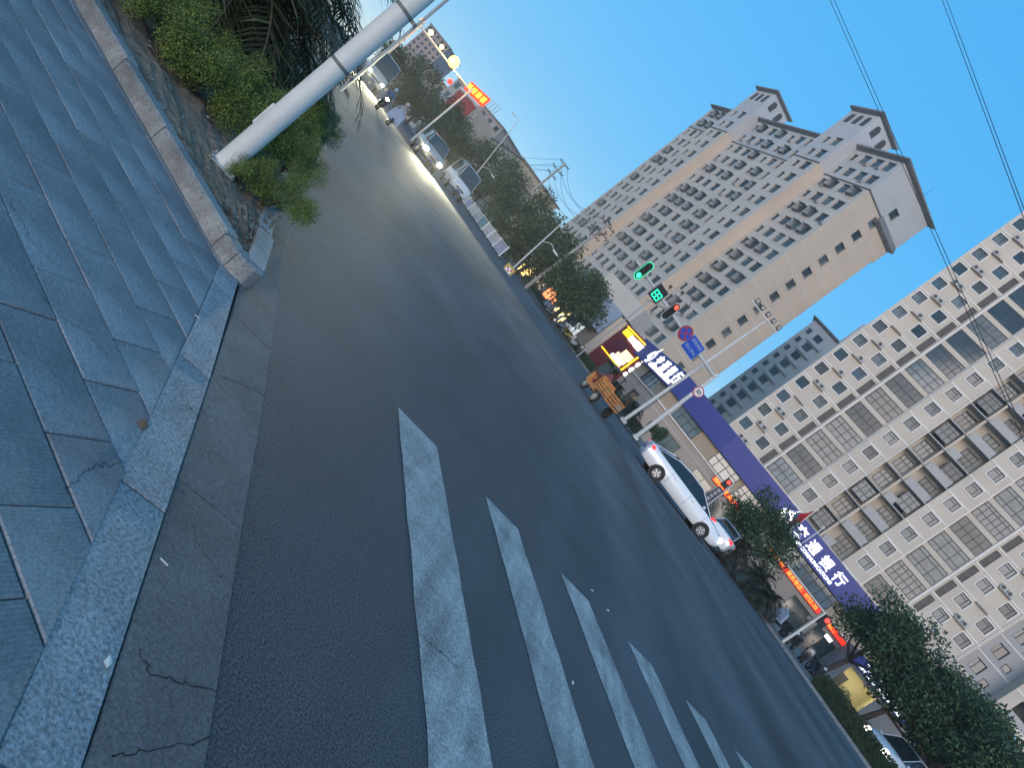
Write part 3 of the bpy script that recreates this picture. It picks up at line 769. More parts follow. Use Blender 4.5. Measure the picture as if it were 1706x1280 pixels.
wings = []   # (a0, a1, b, top, columns)
cols4 = [(.8, 1.5), (3.4, 1.5), (6.3, 1.5), (9.4, .85)]
wings += [(0, 11.1, 0, FT, [('A', 1.0), ('A', 3.6), ('A', 6.4), ('B', 9.3)])]
wings += [(11.1, 18.1, -2.2, 56.5, [('A', 12.4), ('B', 15.2)])]
wings += [(18.1, 41.1, 0, FT, [('B', 19.0), ('A', 21.0), ('A', 24.0), ('B', 27.0), ('A', 29.6), ('A', 33.0), ('A', 36.0), ('B', 39.2)])]
wings += [(41.1, 48.1, -2.2, 56.5, [('A', 42.6), ('B', 45.6)])]
wings += [(48.1, 60, 0, FT, [('A', 49.4), ('A', 52.4), ('A', 55.4), ('B', 58.2)])]
wm = MB()
KT0 = 2
for (a0, a1, bb, top, cols) in wings:
    holes = []
    for ty, a in cols:
        w_, h = (1.9, 1.75) if ty == 'A' else (1.15, 1.4)
        for k in range(KT0, 18):
            z = .2 + 3 * k + .9
            if z + h > top - .4: continue
            holes.append((a, a + w_, z, z + h))
            if ty == 'A': (TWA if random.random() < .6 else TWC).put(tw, (bb, a + w_, z), -math.pi / 2)
            else: TWB.put(tw, (bb, a + w_, z), -math.pi / 2)
            if ty == 'A' and bb == 0 and random.random() < .38: CAGE.put(tw, (bb - .005, a + w_ + .1, z + .08), -math.pi / 2)
            elif bb == 0 and random.random() < .3: AC.put(tw, (bb - .02, a - .5, z - .2), -math.pi / 2)
    front(a0, a1, 0, CORN, bb, [h for h in holes], wm, 2)
    front(a0, a1, CORN, top, bb, [h for h in holes], wm, 1)
# returns of the projecting wings (beige), blank end wall and the rest of the shell
for a0, a1 in ((11.1, 18.1), (41.1, 48.1)):
    wm.quad((-2.2, a0, 0), (0, a0, 0), (0, a0, CORN), (-2.2, a0, CORN), 0); wm.quad((-2.2, a0, CORN), (0, a0, CORN), (0, a0, 59), (-2.2, a0, 59), 1)
    wm.quad((0, a1, 0), (-2.2, a1, 0), (-2.2, a1, 59), (0, a1, 59), 1)
sh_ = [(4.6, 6.2, .2 + 3 * k + .9, .2 + 3 * k + 2.35) for k in range(KT0, 16)]
wm.wall(0, 11.2, 0, CORN, 0, sh_, 0)
sh2 = [(4.6, 6.2, 48.9, 50.5)]
wm.wall(0, 12.0, CORN, FT, 0, [(5.6, 7.2, 49.4, 50.9)], 1)
wm.quad((11.2, 0, 0), (11.2, 60, 0), (11.2, 60, CORN), (11.2, 0, CORN), 0); wm.quad((12, 0, CORN), (12, 60, CORN), (12, 60, FT), (12, 0, FT), 1)
wm.quad((0, 60, 0), (12, 60, 0), (12, 60, FT), (0, 60, FT), 1)
wm.quad((11.1, 0, CORN), (12, 0, CORN), (12, 60, CORN), (11.1, 60, CORN), 1)
wm.build('wall', [BEIGE, mat('white grey render', (.47, .47, .475), .85, .1, .2), PALE], tw)
for (_, _, z0, z1) in sh_: TWS.put(tw, (4.6, 0, z0))
TWS.put(tw, (5.6, 0, 49.4))
# courses on the end wall and the fronts
for k in range(3, 16):
    b = MB(); b.b2(0, 11.25, -.03, -.002, .2 + 3 * k - .03, .2 + 3 * k + .03); b.build('string_course', WTRIM, tw)
    for (a0, a1, bb, top, cols) in wings[:3]:
        b = MB(); b.b2(bb - .03, bb - .002, a0 + .01, a1 - .01, .2 + 3 * k - .03, .2 + 3 * k + .03); b.build('string_course', WTRIM, tw)
DARKL = mat('cornice line', (.12, .11, .11), .8, .2, 1)
for (a0, a1, bb, top, cols) in wings:
    b = MB(); b.b2(bb - .12, bb - .002, a0, a1, CORN - .1, CORN + .1); b.build('cornice', DARKL, tw)
b = MB(); b.b2(-.1, 6, -.12, -.002, CORN - .1, CORN + .1); b.build('cornice', DARKL, tw)
def eave(x0, x1, y0, y1, z, ov, rise, mb):
    """flared tile eave: soffit, tilted skirt and hipped top"""
    mb.loft([[Vector((x0, y0, z)), Vector((x1, y0, z)), Vector((x1, y1, z)), Vector((x0, y1, z))],
             [Vector((x0 - ov, y0 - ov, z + .35)), Vector((x1 + ov, y0 - ov, z + .35)), Vector((x1 + ov, y1 + ov, z + .35)), Vector((x0 - ov, y1 + ov, z + .35))],
             [Vector((x0 - ov, y0 - ov, z + .6)), Vector((x1 + ov, y0 - ov, z + .6)), Vector((x1 + ov, y1 + ov, z + .6)), Vector((x0 - ov, y1 + ov, z + .6))],
             [Vector((x0 + .4, y0 + .4, z + rise)), Vector((x1 - .4, y0 + .4, z + rise)), Vector((x1 - .4, y1 - .4, z + rise)), Vector((x0 + .4, y1 - .4, z + rise))]])
    return mb
eave(0, 12, 0, 11.1, FT, .75, 1.2, MB()).build('eave', ROOFG, tw)
eave(0, 12, 18.1, 41.1, FT, .7, 1.2, MB()).build('eave', ROOFG, tw)
eave(0, 12, 48.1, 60, FT, .75, 1.2, MB()).build('eave', ROOFG, tw)
b = MB(); b.loft([[Vector((5.2, -.01, 47.0)), Vector((11.2, -.01, 47.0)), Vector((11.2, .3, 47.0)), Vector((5.2, .3, 47.0))], [Vector((5.0, -.75, 47.4)), Vector((11.9, -.75, 47.4)), Vector((11.9, .3, 47.4)), Vector((5.0, .3, 47.4))], [Vector((5.0, -.75, 47.55)), Vector((11.9, -.75, 47.55)), Vector((11.9, .3, 47.55)), Vector((5.0, .3, 47.55))], [Vector((5.2, -.02, 48.6)), Vector((11.9, -.02, 48.6)), Vector((11.9, .3, 48.6)), Vector((5.2, .3, 48.6))]])
b.build('eave', ROOFG, tw)
b = MB(); b.b2(11.15, 11.6, .05, 8, 44.5, 47.2); b.build('side_bay', BEIGE, tw)
# roof lanterns with arched openings
def arch(w_, h, n=8):
    pts = [(-w_ / 2, 0), (w_ / 2, 0)]
    for i in range(n + 1): t = math.pi * i / n; pts.append((math.cos(t) * w_ / 2, h - w_ / 2 + math.sin(t) * w_ / 2))
    return pts
for a0, a1 in ((11.1, 18.1), (41.1, 48.1)):
    b = MB(); b.b2(-2.195, 3.8, a0 + .002, a1 - .002, 56.4, 59.6); b.build('roof_lantern', MATS['white grey render'], tw)
    b = MB(); b.b2(-1.8, 3.8, a0 + .03, a1 - .03, 40, 56.45); b.build('stair_core', MATS['white grey render'], tw)
    for i in range(3):
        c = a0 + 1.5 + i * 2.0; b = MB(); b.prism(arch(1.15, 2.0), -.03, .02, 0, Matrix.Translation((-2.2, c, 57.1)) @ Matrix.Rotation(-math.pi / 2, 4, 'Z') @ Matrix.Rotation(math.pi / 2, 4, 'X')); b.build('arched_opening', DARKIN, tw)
    for i in range(2):
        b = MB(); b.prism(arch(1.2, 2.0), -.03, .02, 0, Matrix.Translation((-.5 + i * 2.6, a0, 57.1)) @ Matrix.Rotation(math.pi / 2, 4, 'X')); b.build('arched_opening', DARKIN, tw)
    eave(-2.2, 3.8, a0, a1, 59.6, .65, 1.0, MB()).build('eave', ROOFG, tw)
b = MB(); b.tube([(-.3, 14, 54), (-.3, 14, 60)], .04, 5)
b = MB(); b.tube([(10, 4, 55.5), (10, 4, 59.5)], .03, 5); b.build('antenna', DARKMETAL, tw)

# ------------------------------------------------------------------ farther grey tower between the two
D3 = 170.0
ft = thing('distant_apartment_tower', 'distant blue grey apartment tower showing between the beige tower and the cream block', 'building', (.1795 * D3, D3, 0), AROT)
FG = mat('distant grey render', (.48, .475, .46), .85, .08, .2)
hol = []; b = MB()
FW1, FW2 = tower_win(1.9, 1.7), tower_win(1.1, 1.4)
top1, top2 = 46.2, 53.5
for k in range(3, 15):
    z = 3 * k + .9
    for x, w_, h in ((.7, 1.1, 1.4), (3.0, 1.9, 1.7), (8.4, 1.1, 1.4)): hol.append((x, x + w_, z, z + h)); (FW1 if w_ > 1.5 else FW2).put(ft, (x, 0, z))
b.wall(0, 7.2, 0, top1, 0, [h for h in hol if h[0] < 7]); b.quad((0, 9, 0), (0, 0, 0), (0, 0, top1), (0, 9, top1))
b.wall(7.2, 20, 0, top2, -.0, [h for h in hol if h[0] > 7]); b.quad((7.2, 9, top1), (7.2, 0, top1), (7.2, 0, top2), (7.2, 9, top2))
b.quad((0, 0, top1), (7.2, 0, top1), (7.2, 9, top1), (0, 9, top1)); b.quad((7.2, 0, top2), (20, 0, top2), (20, 9, top2), (7.2, 9, top2))
b.build('wall', FG, ft)
for k in range(3, 15):
    c = MB(); c.b2(2.7, 6.6, -.9, -.002, 3 * k - .1, 3 * k + .75); c.build('balcony', FG, ft)
eave(.0, 6.6, 0, 9, top1, .8, 1.0, MB()).build('eave', ROOFG, ft); eave(9.5, 20, 0, 9, top2, .8, 1.0, MB()).build('eave', ROOFG, ft)
# ------------------------------------------------------------------ bank with a bent facade and a blue fascia
BANKTAN = mat('bank tan cladding', (.36, .29, .21), .7, .08, .5)
BANKPINK = mat('bank lower cladding', (.38, .31, .26), .75, .10, .4)
BLUE = mat('blue fascia', (.006, .022, .18), .45, .05, .6, emit=(.006, .03, .32), es=.05)
LWHITE = glow('lit white letters', (1, 1, 1), 1.0)
GREENGL = mat('green tinted glass', (.07, .10, .10), .08, .25, .7, spec=.9, rnd=.25)
BLUEGL = mat('bank window glass', (.10, .14, .17), .06, .25, .6, spec=.9, rnd=.3)
LEDRED = glow('led red', (1.0, .03, .01), .6)
LEDYEL = glow('led yellow', (1.0, .40, .05), 1.1)
bank = thing('bank_building', 'two storey tan bank with a broad blue fascia and lit white lettering', 'building')
BQ = [Vector(p) for p in ((5.6, 81.5), (9.55, 67.6), (16.0, 65.1), (24.0, 62.5), (31.0, 60.1), (40.0, 57.0))]
ZL, ZB, ZT = 3.55, 5.0, 6.75
class Seg:
    def __init__(s, a, b):
        s.a, s.b = a, b; s.d = (b - a).normalized(); s.L = (b - a).length; s.rz = math.atan2(s.d.y, s.d.x)
        s.n = Vector((s.d.y, -s.d.x))        # outward
    def at(s, x, out=0.0, z=0.0): p = s.a + s.d * x + s.n * out; return Vector((p.x, p.y, z))
    def hit(s, px, py):
        t = tt(px, py)[0]; # x = t*y on the segment line
        return (t * s.a.y - s.a.x) / (s.d.x - t * s.d.y)
segs = [Seg(a, b) for a, b in zip(BQ, BQ[1:])]
def which(px, py):
    for g in segs:
        x = g.hit(px, py)
        if -.01 <= x <= g.L + .01: return g, x
    g = segs[-1]; return g, g.hit(px, py)
wins = [(1080, 635), (1140, 707), (1192, 772), (1248, 838), (1322, 935), (1378, 1008)]
glz = [(1052, 660), (1104, 742), (1153, 795), (1201, 862), (1338, 1035), (1365, 1070)]
hol = {i: [] for i in range(len(segs))}; items = []
for px, py in wins:
    g, x = which(px, py); i = segs.index(g); w_ = 3.0 if i else 4.2
    x0 = max(.15, min(g.L - w_ - .15, x - w_ / 2)); hol[i].append((x0, x0 + w_, ZL + .06, ZB - .02)); items.append((g, x0, w_, ZL + .06, ZB - ZL - .08, 'win'))
for px, py in glz:
    g, x = which(px, py); i = segs.index(g); w_ = 2.3
    x0 = max(.15, min(g.L - w_ - .15, x - w_ / 2))
    if any(h[3] < ZL and x0 < h[1] + .2 and x0 + w_ > h[0] - .2 for h in hol[i]): continue
    hol[i].append((x0, x0 + w_, .3, 2.5)); items.append((g, x0, w_, .3, 2.2, 'glz'))
b = MB()
for i, g in enumerate(segs):
    T = Matrix.Translation((g.a.x, g.a.y, 0)) @ Matrix.Rotation(g.rz, 4, 'Z')
    b.wall(0, g.L, 0, ZL, 0, [h for h in hol[i] if h[3] < ZL], 1, T); b.wall(0, g.L, ZL, ZT, 0, [h for h in hol[i] if h[2] >= ZL], 0, T)
bk = [(p.x + .38 * 9 + (i == 0) * 3, p.y + 9) for i, p in enumerate(BQ)]
n = len(BQ)
b.add([(p.x, p.y, ZT) for p in BQ] + [(x, y, ZT) for x, y in bk], [(i, i + 1, n + i + 1, n + i) for i in range(n - 1)], 1)
e = segs[0]; b.quad((*bk[0], 0), (e.a.x, e.a.y, 0), (e.a.x, e.a.y, ZT), (*bk[0], ZT), 1)
b.build('wall', [BANKTAN, BANKPINK], bank)
for g, x0, w_, z0, h, ty in items:
    o = g.at(x0, 0, z0)
    if ty == 'win':
        f = frame_mesh(w_, h, .12, (w_ * .22, w_ * .5, w_ * .78), ((h * .62, 0, w_),), .07).build('window', FRAME, bank)
    else: f = frame_mesh(w_, h, .12, (w_ * .5,), (), .05).build('window', FRAME, bank)
    f.location = o; f.rotation_euler = (0, 0, g.rz)
    q = MB(); q.quad((0, .12, 0), (w_, .12, 0), (w_, .12, h), (0, .12, h)); q.build('pane', BLUEGL if ty == 'win' else GREENGL, f)
for i, g in enumerate(segs):
    T = Matrix.Translation((g.a.x, g.a.y, 0)) @ Matrix.Rotation(g.rz, 4, 'Z')
    q = MB(); q.b2(0, g.L, -.16, -.01, ZL - .1, ZL + .02); q.v = [tuple(T @ Vector(v)) for v in q.v]; q.build('ledge', WTRIM, bank)
    q = MB(); q.b2(-.01, g.L + .01, -.55, -.01, ZB, ZT + .35); q.v = [tuple(T @ Vector(v)) for v in q.v]; q.build('fascia_panel', BLUE, bank)
    for z in (.9, 1.9, 2.8):
        q = MB(); q.b2(0, g.L, -.02, -.004, z, z + .03)
        if not any(h[2] < z < h[3] for h in hol[i]): q.v = [tuple(T @ Vector(v)) for v in q.v]; q.build('cladding_joint', MATS['white trim'], bank)
def logo(parent, loc, rz, s):
    """white emblem: two crescents folded round a blue eye"""
    b = MB()
    def cres(c, r0, r1, a0, a1, off, n=16):
        o_, i_ = [], []
        for k in range(n + 1):
            t = a0 + (a1 - a0) * k / n
            o_.append((c[0] + math.cos(t) * r0, c[1] + math.sin(t) * r0)); i_.append((c[0] + off[0] + math.cos(t) * r1, c[1] + off[1] + math.sin(t) * r1))
        for k in range(n): b.add([Vector((p[0] * s, -.02, p[1] * s)) for p in (o_[k], o_[k + 1], i_[k + 1], i_[k])], [(0, 1, 2, 3)])
    cres((0, 0), .5, .30, R(-120), R(200), (.06, -.04)); cres((-.05, -.06), .2, .02, 0, R(360), (-.02, 0))
    b.add([Vector((x * s, -.02, z * s)) for x, z in ((-.42, .15), (-.1, .42), (.35, .95), (.22, .45))], [(0, 1, 2, 3)])
    o = b.build('emblem', LWHITE, parent); o.location = loc; o.rotation_euler = (0, 0, rz); return o
def banksign(g, x0, h, gap, zc, logo_px=None):
    logo(bank, g.at(x0, .60, zc), g.rz, h * 1.15)
    for k, ch in enumerate('交通银行'):
        text('lettering', ch, h, bank, g.at(x0 + gap * (.8 + k), .60, zc + .12), LWHITE, (math.pi / 2, 0, g.rz), .03, 'LEFT', .02 * h)
    text('lettering', 'BANK OF COMMUNICATIONS', h * .36, bank, g.at(x0 + gap * .62, .60, zc - .62), LWHITE, (math.pi / 2, 0, g.rz), .03, 'LEFT', .012 * h)
g0 = segs[0]; banksign(g0, g0.hit(1092, 600) , 1.45, 2.05, 5.95)
g3, x3 = which(1330, 885); banksign(g3, x3 - 1.6, 1.1, 1.55, 5.95)
# scrolling red text display under the ledge
def led(px0, py0, px1, py1, txt, lab):
    g, xa = which(px0, py0); xb = g.hit(px1, py1)
    t = thing('led_text_display', lab, 'text display', g.at(xa, .1, 2.9), g.rz, 'red text displays on the bank')
    L_ = xb - xa; b = MB(); b.b2(0, L_, -.12, .08, 0, .52); b.build('housing', DARKMETAL, t)
    b = MB(); b.b2(.05, L_ - .05, -.14, -.122, .04, .48); b.build('screen', LEDRED, t)
    o = text('lettering', txt, .44, t, (.1, -.15, .26), LEDYEL, ext=.004); return t
led(1285, 912, 1372, 1017, '优惠利率，联系电话：0722-35', 'long red text display with yellow characters and a phone number under the bank ledge')
led(1378, 1030, 1412, 1080, '2001，', 'red text display half hidden by the street tree branches')
led(1187, 797, 1238, 862, '限时优惠 免息', 'short red text display between the bank windows behind the pedestrian signal')
# flagpoles with a red flag
for px0, py0, px1, py1, lab in ((1307, 893, 1362, 850, 'thin white flagpole carrying a red flag before the bank sign'), (1328, 915, 1372, 880, 'thin white bare flagpole before the bank lettering')):
    d = 50.0; a, c = at(px0, py0, d), at(px1, py1, d)
    t = thing('flagpole', lab, 'flagpole', (a.x, a.y, .12)); a0 = Vector((a.x, a.y, .12))
    MB().tube([(0, 0, 0), c - a0], [.05, .035], 8).build('pole', WTRIM, t); MB().ball(c - a0, .09, 6).build('finial', WTRIM, t)
    if 'red' in lab:
        b = MB(); tp = c - a0 - Vector((0, 0, .15))
        for i in range(6):
            for j in range(4):
                f = lambda i, j: tp + Vector((-.42 * (i / 6) * (1 - .2 * j / 4), .12 * math.sin(i * 1.4 + j), -1.15 * j / 4 - .9 * i / 6))
                b.quad(f(i, j), f(i + 1, j), f(i + 1, j + 1), f(i, j + 1))
        b.build('flag', mat('red cloth', (.38, .015, .02), .8, .15, 4), t, smooth=True)

# ------------------------------------------------------------------ lit self-service annexe right of the bank
g = segs[-1]
an = thing('service_annexe', 'grey annexe with a lit yellow entrance under a blue lettered sign beside the bank', 'building')
xa = g.hit(1388, 1080); p0 = g.at(xa, 6.0); sg = Seg(Vector((p0.x, p0.y)), Vector((p0.x, p0.y)) + Vector((.93, -.36)) * 16)
T = Matrix.Translation((sg.a.x, sg.a.y, 0)) @ Matrix.Rotation(sg.rz, 4, 'Z')
GREYW = mat('annexe grey', (.22, .215, .21), .8, .1, .5)
def put(q, name, m, parent):
    q.v = [tuple(T @ Vector(v)) for v in q.v]; return q.build(name, m, parent)
q = MB(); q.wall(0, 16, 0, 3.6, 0, [(.6, 3.2, .1, 2.4), (7.6, 9.6, .4, 2.4)]); q.quad((0, 6, 0), (0, 0, 0), (0, 0, 3.6), (0, 6, 3.6)); q.quad((0, 0, 3.6), (16, 0, 3.6), (16, 6, 3.6), (0, 6, 3.6)); put(q, 'wall', GREYW, an)
q = MB(); q.b2(.3, 3.5, .02, 2.5, .02, .1); q.b2(.3, 3.5, 2.5, 2.6, .1, 2.5); q.b2(.3, .4, .02, 2.5, .1, 2.5); q.b2(3.4, 3.5, .02, 2.5, .1, 2.5); q.b2(.3, 3.5, .02, 2.6, 2.5, 2.6)
put(q, 'lobby', mat('lobby cream', (.45, .40, .22), .7, .1, 1), an)
q = MB(); q.b2(.8, 1.5, 1.0, 1.2, 2.44, 2.49); q.b2(2.2, 2.9, 1.0, 1.2, 2.44, 2.49); put(q, 'ceiling_lamp', glow('lobby lamp', (1, .93, .7), 22), an)
q = MB(); q.b2(1.0, 1.6, 2.2, 2.5, .1, 1.7); put(q, 'cash_machine', DARKMETAL, an)
f = frame_mesh(2.0, 2.0, .1, (1.0,), ((1.5, 0, 2.0),), .05).build('window', FRAME, an); f.location = sg.at(7.6, 0, .4); f.rotation_euler = (0, 0, sg.rz)
q = MB(); q.quad((0, .1, 0), (2, .1, 0), (2, .1, 2), (0, .1, 2)); q.build('pane', GREENGL, f)
q = MB(); q.b2(.2, 7.0, -.25, -.01, 2.75, 3.6); put(q, 'sign_board', BLUE, an)
text('lettering', '24小时自助银行', .52, an, sg.at(1.0, .28, 3.3), LWHITE, (math.pi / 2, 0, sg.rz), .02, bold=.008)
text('lettering', '24HOUR SELF-SERVICE BANKING', .27, an, sg.at(.8, .28, 2.92), LWHITE, (math.pi / 2, 0, sg.rz), .02, bold=.006)
q = MB(); q.b2(-2.1, -1.5, -.1, -.05, 2.2, 2.5); put(q, 'wall_lamp', LWHITE, an)

# ------------------------------------------------------------------ red restaurant front left of the bank
RED = mat('restaurant red', (.16, .015, .02), .6, .15, .6)
NEON = glow('yellow neon', (1.0, .62, .02), 1.5); SIGNW = glow('sign light white', (1, .97, .9), 1.0); SIGNY = glow('sign yellow', (1.0, .8, .02), .7); SIGNC = glow('sign cream', (1, .82, .4), .8)
DR = 84.0
ra, rb = at(1003.6, 580.2, DR), at(1030, 612, DR - 5.0)
rs = Seg(Vector((ra.x - .3, ra.y + 1)), Vector((rb.x + 1.6, rb.y - 2.0)))
rest = thing('restaurant', 'dark red restaurant front with yellow neon edging and glowing white sign blocks', 'building')
T = Matrix.Translation((rs.a.x, rs.a.y, 0)) @ Matrix.Rotation(rs.rz, 4, 'Z')
zt_ = at(1049.4, 545.6, DR).z; zb_ = ra.z
q = MB(); q.b2(-.2, rs.L, 0, 6, 0, zt_ + .25); put(q, 'wall', RED, rest)
x0, x1 = .4, rs.L - 2.2
for (xa, xb, za, zb) in ((x0, x1, zt_ - .12, zt_), (x0, x1, zb_, zb_ + .12), (x1 - .12, x1, zb_ + .12, zt_ - .12)):
    q = MB(); q.b2(xa, xb, -.14, -.04, za, zb); put(q, 'neon_tube', NEON, rest)
wd = x1 - x0; hh = zt_ - zb_
for fx0, fx1, fz0, fz1, m in ((.06, .36, .74, .93, SIGNY), (.36, .60, .72, .90, SIGNW), (.62, .93, .70, .92, SIGNW), (.60, .93, .30, .50, SIGNC), (.50, .9, .14, .30, SIGNC), (.42, .86, .04, .16, SIGNW)):
    q = MB(); q.b2(x0 + wd * fx0, x0 + wd * fx1, -.2, -.06, zb_ + hh * fz0, zb_ + hh * fz1); put(q, 'sign_block', m, rest)
q = MB(); q.b2(x0 + wd * .1, x0 + wd * .55, -.1, -.01, zb_ + hh * .12, zb_ + hh * .62); put(q, 'sign_panel', mat('maroon panel', (.12, .008, .03), .4, .3, 2), rest)
for k in range(5):
    q = MB(); c = Vector((rs.L - 1.0, -.15, zb_ + .1 + k * hh / 4.6)); q.ball(c, .36, 8, 0, (1.0, .35, 1)); put(q, 'round_lamp', glow('lamp pale pink', (1, .88, .84), 1.0), rest)

# ------------------------------------------------------------------ shop row under the far trees
shop = thing('shop_row', 'low shop row with lit fronts and blue grey cladding under the street trees', 'building')
sa, sb = at(903, 492, 92), at(1003, 560, 86)
sg = Seg(Vector((sa.x - 6, sa.y + 5)), Vector((sb.x - .4, sb.y)))
T = Matrix.Translation((sg.a.x, sg.a.y, 0)) @ Matrix.Rotation(sg.rz, 4, 'Z')
SHOPW = mat('shop wall', (.20, .18, .165), .8, .2, .5); CLAD = mat('blue grey cladding', (.27, .33, .42), .5, .06, .4)
hs_ = [(sg.L * t, sg.L * t + 2.6, .2, 2.6) for t in (.05, .22, .40, .58, .74)]
q = MB(); q.wall(0, sg.L, 0, 3.2, 0, hs_); q.wall(0, sg.L, 3.2, 4.6, 0, []); put(q, 'wall', SHOPW, shop)
q = MB(); q.b2(sg.L * .5, sg.L, -.4, -.01, 3.3, 7.0); put(q, 'cladding_panel', CLAD, shop)
q = MB(); q.b2(sg.L * .45, sg.L * .98, -1.8, -.41, 3.0, 3.3); put(q, 'canopy', mat('dark canopy', (.04, .045, .05), .7, .1, 1), shop)
q = MB(); q.b2(sg.L * .62, sg.L * 1.05, .5, 4.0, 7.0, 9.4); put(q, 'upper_storey', PALE, shop)
cols_ = [((1, .62, .18), 1.6), ((.9, .7, .5), .25), ((1, .3, .12), .9), ((1, .75, .35), .9), ((.8, .85, .9), .35)]
for (xa, xb, za, zb), (c, e_) in zip(hs_, cols_):
    f = frame_mesh(2.6, 2.4, .1, (.65, 1.3, 1.95), ((1.7, 0, 2.6),), .06).build('shop_front', FRAME, shop); f.location = T @ Vector((xa, 0, za)); f.rotation_euler = (0, 0, sg.rz)
    q = MB(); q.quad((0, .1, 0), (2.6, .1, 0), (2.6, .1, 2.4), (0, .1, 2.4)); q.build('lit_pane', glow('shop light %d' % int(xa * 10), c, e_), f)
q = MB(); q.b2(sg.L * .24, sg.L * .42, -1.0, -.02, 2.7, 3.7); put(q, 'awning', mat('faded red awning', (.30, .12, .12), .8, .1, 1), shop)
b = MB(); bp_ = at(946, 540, 70)
ps = thing('parking_sign', 'blue parking sign board on a thin pole among the parked motorbikes', 'sign', (bp_.x, bp_.y, .12))
h0 = at(952, 528, 70).z
MB().tube([(0, 0, 0), (0, 0, h0 + .9)], .04, 8).build('pole', GALV, ps)
MB().b2(-.55, .55, -.06, -.02, h0 - .65, h0 + .95).build('board', mat('sign blue', (.015, .05, .22), .5, .05, 2), ps)
text('lettering', 'P', .62, ps, (0, -.065, h0 + .58), WTRIM, align='CENTER', ext=.004)
for k in range(3): MB().b2(-.4, .4, -.066, -.062, h0 - .5 + k * .25, h0 - .38 + k * .25).build('text_bar', MATS['white trim'], ps)
# ------------------------------------------------------------------ trees
def tree(name, lab, base, h, rx, rz_, nl, size, mats, group=None, trunk=.16, fork=.45, ncl=26, clr=.8, lean=(0, 0), ry=None, wts=4, cz=None):
    t = thing(name, lab, 'tree', base, 0, group); ry = ry or rx
    cz = cz if cz is not None else h - rz_
    tr = MB(); top = Vector((lean[0], lean[1], cz)); fk_ = Vector((lean[0] * .4, lean[1] * .4, cz * fork))
    tr.tube([(0, 0, -.1), fk_ * .5 + Vector((.05, -.03, 0)), fk_], [trunk * 1.25, trunk, trunk * .85], 8)
    cl = crown_clumps(top, rx, ry, rz_, ncl, clr)
    for i in range(6):
        c = cl[i * len(cl) // 6][0]; mid = fk_ * .45 + c * .55 + Vector((0, 0, -.15 * (c - fk_).length))
        tr.tube([fk_ - Vector((0, 0, .05)), mid, c], [trunk * .6, trunk * .38, trunk * .1], 6)
    tr.build('trunk', BARK, t, smooth=True)
    b = MB(); leaves(b, nl, clump_pick(cl), size, min(wts, len(mats)), .7, 1.6); b.build('crown', mats, t)
    return t
def tpx(px, py, d): return at(px, py, d)
def ground_at(px, py, d, z=.12): p = at(px, py, d); return Vector((p.x, p.y, z))
# street trees before the right part of the bank
GRT = 'broadleaf street trees along the far pavement'
tree('street_tree', 'broadleaf street tree with a forked trunk hiding the end of the bank fascia', ground_at(1365, 1113, 38), 6.2, 2.5, 2.1, 12000, .13, LD, GRT, .15, .5, 44, .95, (1.3, 0), cz=4.1)
tree('street_tree', 'broadleaf street tree with a leaning trunk beside the lit annexe', ground_at(1418, 1197, 36), 6.2, 2.7, 2.1, 12500, .13, LD, GRT, .15, .5, 44, 1.0, (1.6, 0), cz=4.0)
tree('street_tree', 'dense street tree above the parked white car', ground_at(1500, 1275, 34), 5.8, 2.9, 2.1, 12500, .13, LD, GRT, .16, .5, 46, 1.05, (1.2, 0), cz=4.0)
tree('street_tree', 'outermost dense street tree beyond the parked white car', ground_at(1600, 1330, 34), 6.4, 3.3, 2.6, 12000, .13, LD, GRT, .16, .5, 44, 1.05, (0, 0), cz=3.8)
tree('street_tree', 'broad tree crown rising against the grey apartment wing', ground_at(1560, 1225, 40), 6.6, 3.3, 2.4, 12500, .13, LD, GRT, .16, .5, 46, 1.05, (1.0, 0), cz=4.2)
# dark garden trees in front of the bank centre
tree('garden_tree', 'dark round broadleaf tree before the bank centre behind the white car', ground_at(1228, 908, 40), 5.0, 2.1, 1.8, 11000, .10, LD, None, .1, .35, 46, .75, (.1, 0), cz=2.7)
DARKC = [mat('cycad leaf', (.022, .03, .02), .6, .4, 3), mat('cycad leaf olive', (.05, .055, .03), .6, .3, 3), mat('cycad stalk', (.05, .045, .03), .7, .2, 4)]
keep = PALM; PALM = DARKC
for i, (px, py, d, h, L_, lab) in enumerate(((1205, 925, 37.5, .9, 1.5, 'dark cycad beside the front of the white car'), (1240, 975, 36, .8, 1.6, 'dark cycad between the round garden tree and the kerb'), (1262, 1005, 35, .6, 1.4, 'dark cycad next to the parked motorbikes'), (1012, 655, 52, .8, 1.4, 'cycad standing behind the orange tricycle'), (1042, 690, 50, .9, 1.5, 'cycad standing behind the clipped hedge by the signal pole'))):
    p = ground_at(px, py, d); t = palm(p, h, 56, L_, lab, lo=-.3); t['group'] = 'cycads on the far pavement'; t.name = 'cycad'
PALM = keep
# trees further down the road on the far side
GRF = 'roadside trees down the far side'
for (px, py, d, rx, rz_, lab) in ((962, 495, 66, 3.3, 2.9, 'round full street tree above the lit shop row'), (905, 420, 74, 4.2, 3.9, 'street tree standing between the lamp post and the concrete pole'), (860, 365, 84, 5.0, 4.6, 'dark tree behind the white road railing near its free end'), (820, 310, 95, 5.2, 4.8, 'dark tree behind the railing below the five storey house'), (790, 275, 112, 5.2, 4.6, 'dark tree in front of the windowless house gable'), (708, 178, 100, 5.6, 4.6, 'big hazy tree beside the red banner'), (672, 135, 100, 5.5, 4.2, 'hazy tree behind the motorcycle rider'), (750, 222, 98, 4.8, 4.2, 'hazy tree below the windowed house front')):
    p = at(px, py, d)
    tree('roadside_tree', lab, (p.x, p.y, 0), p.z + rz_, rx, rz_, 8500, .20, LF, GRF, .2, .5, 46, 1.25, cz=p.z, wts=3)
